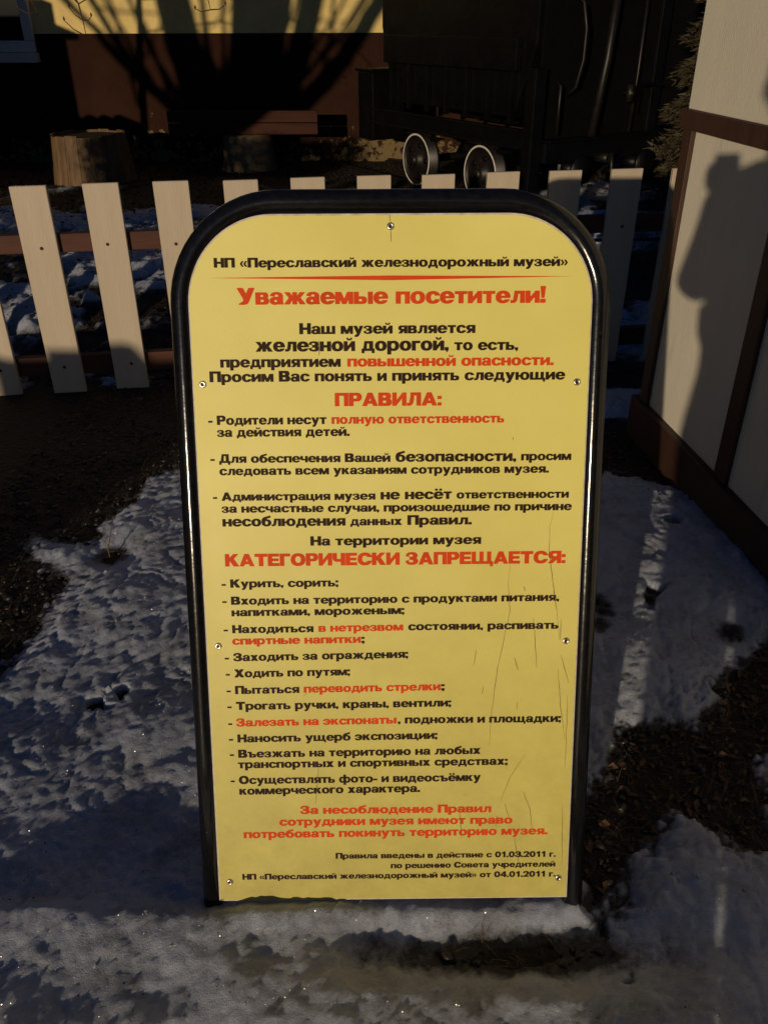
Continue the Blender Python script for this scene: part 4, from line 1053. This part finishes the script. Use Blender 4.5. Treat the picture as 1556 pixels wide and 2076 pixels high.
# second, younger tree at the left edge; one of its twigs hangs into the top of the view
y2 = 5.6
t2 = empty('young_tree', (-4.35, y2, 0)); tag(t2, 'young bare tree at the left whose budded twigs hang before the yellow wall', 'tree')
bm = bmesh.new(); tube(bm, [(-4.35, y2, -.1), (-4.3, y2, 1.0), (-4.2, y2, 2.2), (-4.1, y2 + .1, 3.4)], [.05, .042, .03, .012], 9); part_at('trunk', bm, M['bark'], t2)
def twig(root, P, r0):
    bm = bmesh.new(); tube(bm, P, [r0 + (.0016 - r0) * i / (len(P) - 1) for i in range(len(P))], 6)
    for i in range(3, len(P)):
        for s_ in (-1, 1):
            if random.random() < .75:
                d_ = Vector((s_ * random.uniform(.05, .12), random.uniform(-.03, .03), random.uniform(-.02, .07))); p_ = Vector(P[i])
                tube(bm, [p_, p_ + d_ * .6, p_ + d_ + Vector((0, 0, .02))], [.0035, .003, .0022], 5)
                lathe(bm, [(0, -.004), (.006, .004), (.005, .012), (0, .022)], Matrix.Translation(p_ + d_ + Vector((0, 0, .02))), 6)
    return part_at('twig', bm, M['twig'], root)
random.seed(9)
twig(t2, [(-4.2, y2, 2.2), (-3.4, y2, 2.25), (-2.6, y2 - .05, 2.0), (-2.0, y2 - .05, 1.75), (-1.78, y2 - .05, 1.55), (-1.73, y2 - .05, 1.44), (-1.72, y2 - .05, 1.36), (-1.715, y2 - .05, 1.28)], .012)
twig(t2, [(-4.15, y2, 2.6), (-3.0, y2, 2.7), (-2.0, y2, 2.4), (-1.3, y2, 2.0), (-1.05, y2, 1.62), (-1.0, y2, 1.47), (-.99, y2, 1.41)], .012)
twig(t2, [(-4.25, y2, 1.9), (-3.4, y2, 2.0), (-2.6, y2 + .1, 1.85), (-2.15, y2 + .1, 1.6), (-2.05, y2 + .1, 1.46), (-2.02, y2 + .1, 1.39)], .010)

# unseen shed, added as the blocker that shades the left end of the house
sh = empty('shade_blocker_shed', (-5.4, 6.0, 0)); tag(sh, 'unseen low plank shed added left of the view to shade the house', 'shed')
def shb(name, x0, x1, y0, y1, z0, z1, m, bevel=.004):
    bm = bmesh.new(); box(bm, x0 + 5.4, x1 + 5.4, y0 - 6, y1 - 6, z0, z1); return mobj(name, bm, m, sh, bevel=bevel)
for k in range(14):
    shb('plank', -7.6 + k * .195, -7.6 + k * .195 + .19, 5.9, 5.93, -.05, 1.80, M['green_wagon'])
shb('shade_blocker_wall', -7.6, -7.57, 5.94, 6.8, -.05, 1.8, M['green_wagon'], 0); shb('shade_blocker_wall', -4.90, -4.87, 5.94, 6.8, -.05, 1.8, M['green_wagon'], 0)
shb('roof', -7.8, -4.80, 5.75, 6.95, 1.81, 1.87, M['roof']); shb('shade_blocker_chimney', -5.15, -4.86, 6.2, 6.45, 1.88, 2.08, M['black'])  # roof and chimney of the added, unseen shade blocker
lw = empty('shade_blocker_logs', (-4.6, 6.1, 0)); tag(lw, 'unseen stack of logs added beside the shed to widen its low shade', 'logs')  # lower step of the added shade blocker, out of view
for i in range(6):
    for j in range(4):
        bm = bmesh.new(); M4 = Matrix.Translation((-.17 + j * .16 + (i % 2) * .03, -.3, .08 + i * .17)) @ Matrix.Rotation(R(-90), 4, 'X')
        lathe(bm, [(0, 0), (.08, 0), (.082, .6), (0, .6)], M4, 9); mobj('shade_blocker_log', bm, M['stave'], lw)

# unseen cart added behind the visitor, outline cut to shade the left picket feet
tc_ = empty('shade_blocker_cart', (-3.35, -2.6, 0), -.37); tag(tc_, 'unseen cart shape added behind the visitor to shade the left pickets', 'cart')
def cart(f, name, m, **k):
    bm = bmesh.new(); f(bm); return mobj(name, bm, m, tc_, **k)
cart(lambda bm: prism(bm, [(-.50, .45), (.45, .45), (.45, .96), (.13, .968), (.05, .965), (.01, 1.03), (-.02, 1.045), (-.10, 1.04), (-.12, 1.012), (-.31, 1.012), (-.31, .968), (-.44, .965), (-.50, .99)], 'y', -.30, .30), 'tub', M['black'])
cart(lambda bm: box(bm, -.7, .45, -.28, .28, .30, .44), 'frame', M['black'])
for x in (-.45, .25):
    for y in (-.34, .34):
        cart(lambda bm: lathe(bm, [(0, -.03), (.17, -.03), (.17, .0), (.15, .03), (0, .03)], Matrix.Translation((x, y, .17)) @ Matrix.Rotation(R(90), 4, 'X'), 24), 'wheel', M['tyre'])

# ------------------------------------------------------------------ the visitor holding the phone (behind the lens; only the shadow shows)
def skin_mesh(name, chains, m, parent, root_first=True, sub=2):
    """chains: lists of (x, y, z, r); points equal in place are merged, so limbs join"""
    V, E, Rr, idx = [], [], [], {}
    for ch in chains:
        prev = None
        for x, y, z, r_ in ch:
            k = (round(x, 4), round(y, 4), round(z, 4))
            if k not in idx: idx[k] = len(V); V.append((x, y, z)); Rr.append(r_)
            i = idx[k]
            if prev is not None and prev != i: E.append((prev, i))
            prev = i
    me = bpy.data.meshes.new(name); me.from_pydata(V, E, []); me.materials.append(m)
    o = bpy.data.objects.new(name, me); link(o, parent)
    md = o.modifiers.new('skin', 'SKIN'); md.use_smooth_shade = True
    for i, sv in enumerate(me.skin_vertices[0].data): sv.radius = (Rr[i], Rr[i]); sv.use_root = (i == 0)
    o.modifiers.new('sub', 'SUBSURF').levels = sub; o.modifiers['sub'].render_levels = sub
    return o
px_, py_ = .018, -.50
pe = empty('person', (px_, py_, 0)); tag(pe, 'person in dark jacket holding a phone, seen as a shadow on the booth', 'person')
# body in one surface: legs, torso, neck, head, arms; coordinates relative to the feet centre
hipz, shz = .90, 1.40
LA = [(-.17, .0, shz - .03, .072), (-.20, .04, 1.20, .072), (-.20, .14, 1.06, .062), (-.11, .32, 1.20, .046), (-.065, .43, 1.31, .032)]
RA = [(.17, .0, shz - .03, .072), (.24, .04, 1.22, .065), (.24, .14, 1.08, .058), (.12, .32, 1.22, .044), (.065, .43, 1.31, .032)]
body = skin_mesh('body', [
    [(0, -.02, hipz + .05, .175), (0, -.02, 1.12, .175), (0, -.02, 1.30, .180), (0, -.02, shz - .02, .11), (-.02, -.01, 1.48, .075), (-.045, .01, 1.54, .07)],
    [(0, -.02, hipz + .05, .175), (-.08, -.01, .80, .13), (-.085, .0, .50, .118), (-.080, -.01, .30, .092), (-.075, -.01, .10, .105)],
    [(0, -.02, hipz + .05, .175), (.11, -.01, .80, .13), (.115, .0, .50, .115), (.135, -.01, .30, .098), (.125, -.01, .10, .115)],
    [(0, -.02, hipz + .05, .175), (-.10, -.02, 1.0, .135)], [(0, -.02, hipz + .05, .175), (.10, -.02, 1.0, .135)],
    [(0, -.02, shz - .02, .11)] + LA, [(0, -.02, shz - .02, .11)] + RA], M['cloth'], pe)
bm = bmesh.new(); rings = []
for z, hw, hd2 in ((.78, .165, .13), (.90, .178, .14), (.955, .205, .145), (1.03, .215, .15), (1.07, .190, .15), (1.20, .185, .15), (1.34, .190, .14), (1.42, .165, .12), (1.47, .10, .09)):
    rings.append([bm.verts.new((-.005 + hw * math.cos(a), -.02 + hd2 * math.sin(a), z)) for a in [2 * math.pi * k / 28 for k in range(28)]])
for a_, b2 in zip(rings, rings[1:]):
    for k in range(28): bm.faces.new((a_[k], a_[(k + 1) % 28], b2[(k + 1) % 28], b2[k]))
mobj('jacket', bm, M['cloth'], pe, smooth=True)
head = bmesh.new(); bmesh.ops.create_uvsphere(head, u_segments=28, v_segments=20, radius=1)
for v in head.verts:
    x, y, z = v.co; v.co = Vector((x * .078 * (1 - .18 * max(0, -z)), y * .098 + (.012 if z < 0 and y > 0 else 0), z * .118)) + Vector((-.05, .03, 1.635))
    if y > .85 and abs(x) < .25 and -.35 < z < .05: v.co.y += .022
hd = mobj('head', head, M['skin'], pe, smooth=True)
for sx in (-1, 1):
    bm = bmesh.new(); lathe(bm, [(0, 0), (.011, .002), (.009, .008), (0, .010)], Matrix.Translation((-.05 + sx * .03, .118, 1.65)) @ Matrix.Rotation(R(-90), 4, 'X'), 12); mobj('eye', bm, M['boot'], hd)
    bm = bmesh.new(); lathe(bm, [(0, 0), (.026, .004), (.03, .012), (.018, .014), (0, .006)], Matrix.Translation((-.05 + sx * .074, .03, 1.63)) @ Matrix.Rotation(R(90 * sx), 4, 'Y'), 14); mobj('ear', bm, M['skin'], hd)
bm = bmesh.new(); tube(bm, [(-.072, .122, 1.585), (-.05, .127, 1.583), (-.028, .122, 1.585)], [.004, .006, .004], 6); mobj('mouth', bm, M['letter_red'], hd)
bm = bmesh.new(); bmesh.ops.create_uvsphere(bm, u_segments=24, v_segments=16, radius=1)
for v in bm.verts:
    x, y, z = v.co; v.co = Vector((x * .088, y * .106 - .012, max(z, -.25 - .5 * max(0, -y)) * .125)) + Vector((-.05, .03, 1.665 + (.01 if y > .3 else 0)))
mobj('hair', bm, M['hair'], pe, smooth=True)
for sx in (-1, 1):
    bm = bmesh.new(); prism(bm, [(-.12, 0), (.17, 0), (.18, .03), (.12, .06), (.03, .09), (.02, .17), (-.10, .17), (-.13, .05)], 'x', sx * .088 - .076, sx * .088 + .076); mobj('boot', bm, M['boot'], pe, bevel=.012)
# hands with five fingers around the sides of the phone
def hand(side, wx, wy, wz):
    c = []
    palm = [(wx, wy, wz, .026), (wx + side * .012, wy + .025, wz + .03, .024)]
    c.append(palm); px2, py2, pz2, _ = palm[-1]
    for k, L in enumerate((.052, .060, .056, .044)):
        z0 = pz2 - .012 + k * .013
        c.append([(px2, py2, pz2, .024), (px2 + side * .004, py2 + .018, z0 + .012, .0095), (px2 - side * .012, py2 + .018 + L * .18, z0 + .016, .0088), (px2 - side * (.012 + L * .45), py2 + .024 + L * .1, z0 + .018, .0075)])
    c.append([(px2, py2, pz2, .024), (px2 - side * .010, py2 - .004, pz2 + .004, .012), (px2 - side * .035, py2 + .004, pz2 + .012, .010), (px2 - side * .055, py2 + .010, pz2 + .016, .008)])
    return skin_mesh('hand', c, M['skin'], pe, sub=1)
hand(-1, -.065, .43, 1.31)
hand(1, .065, .43, 1.31)
# the phone, just behind the camera position and square to its view
ph = empty('phone', (0, 0, 0)); tag(ph, 'black phone held upright in both hands by the visitor', 'phone')
ph.matrix_world = Matrix.Translation(Vector((0, 0, H)) - _f * .012 + Vector((0, 0, 0))) @ (_f.to_track_quat('-Z', 'Y').to_matrix().to_4x4())
bm = bmesh.new(); box(bm, -.042, .030, -.095, .045, .0, .008); mobj('phone_body', bm, M['phone'], ph, bevel=.003)
bm = bmesh.new(); box(bm, -.039, .027, -.085, .038, .0085, .009); mobj('phone_screen', bm, M['glass'], ph)

# unseen hedge and big buildings, added to block sun and sky light
hd_ = empty('shade_blocker_hedge', (-4.05, 2.6, 0)); tag(hd_, 'unseen low hedge added left of the view to shade the yard', 'hedge')
q = np.random.default_rng(77); n = 9000
c = np.stack([q.uniform(-.95, .95, n), q.normal(0, .13, n), 1.30 * q.random(n) ** .8 + q.normal(0, .02, n)], 1)
d = q.normal(0, 1, (n, 3)); d /= np.linalg.norm(d, axis=1)[:, None]; s_ = np.cross(d, q.normal(0, 1, (n, 3))); s_ /= np.linalg.norm(s_, axis=1)[:, None]
V = np.stack([c - s_ * .012, c + s_ * .012, c + d * .07 + s_ * .006, c + d * .07 - s_ * .006], 1).reshape(-1, 3)
npmesh('foliage', V, np.arange(4 * n).reshape(n, 4), M['twig'], hd_)
def big(name, label, cat, x0, x1, y0, y1, h, m):
    t = empty(name, ((x0 + x1) / 2, (y0 + y1) / 2, 0)); tag(t, label, cat); ax, ay = (x1 - x0) / 2, (y1 - y0) / 2
    bm = bmesh.new(); box(bm, -ax, ax, -ay, ay, -.3, h); mobj('wall', bm, m, t)
    bm = bmesh.new(); prism(bm, [(-ay - .4, h + .01), (ay + .4, h + .01), (0, h + 2.2)], 'x', -ax - .4, ax + .4); mobj('roof', bm, M['roof'], t)  # roof of the added, unseen sky blocker
    return t
big('sky_blocker_left', 'unseen long brick shed added on the left to block sky glow', 'shed', -24, -12, -6, 30, 7.5, M['brick'])  # added out of view to cut the low sky glow and deepen shade
big('sky_blocker_right', 'unseen brick building added behind and right of the visitor to block sky light', 'building', 2.5, 22, -24, -14, 7.5, M['brick'])  # also added, unseen, to screen off sky light from behind
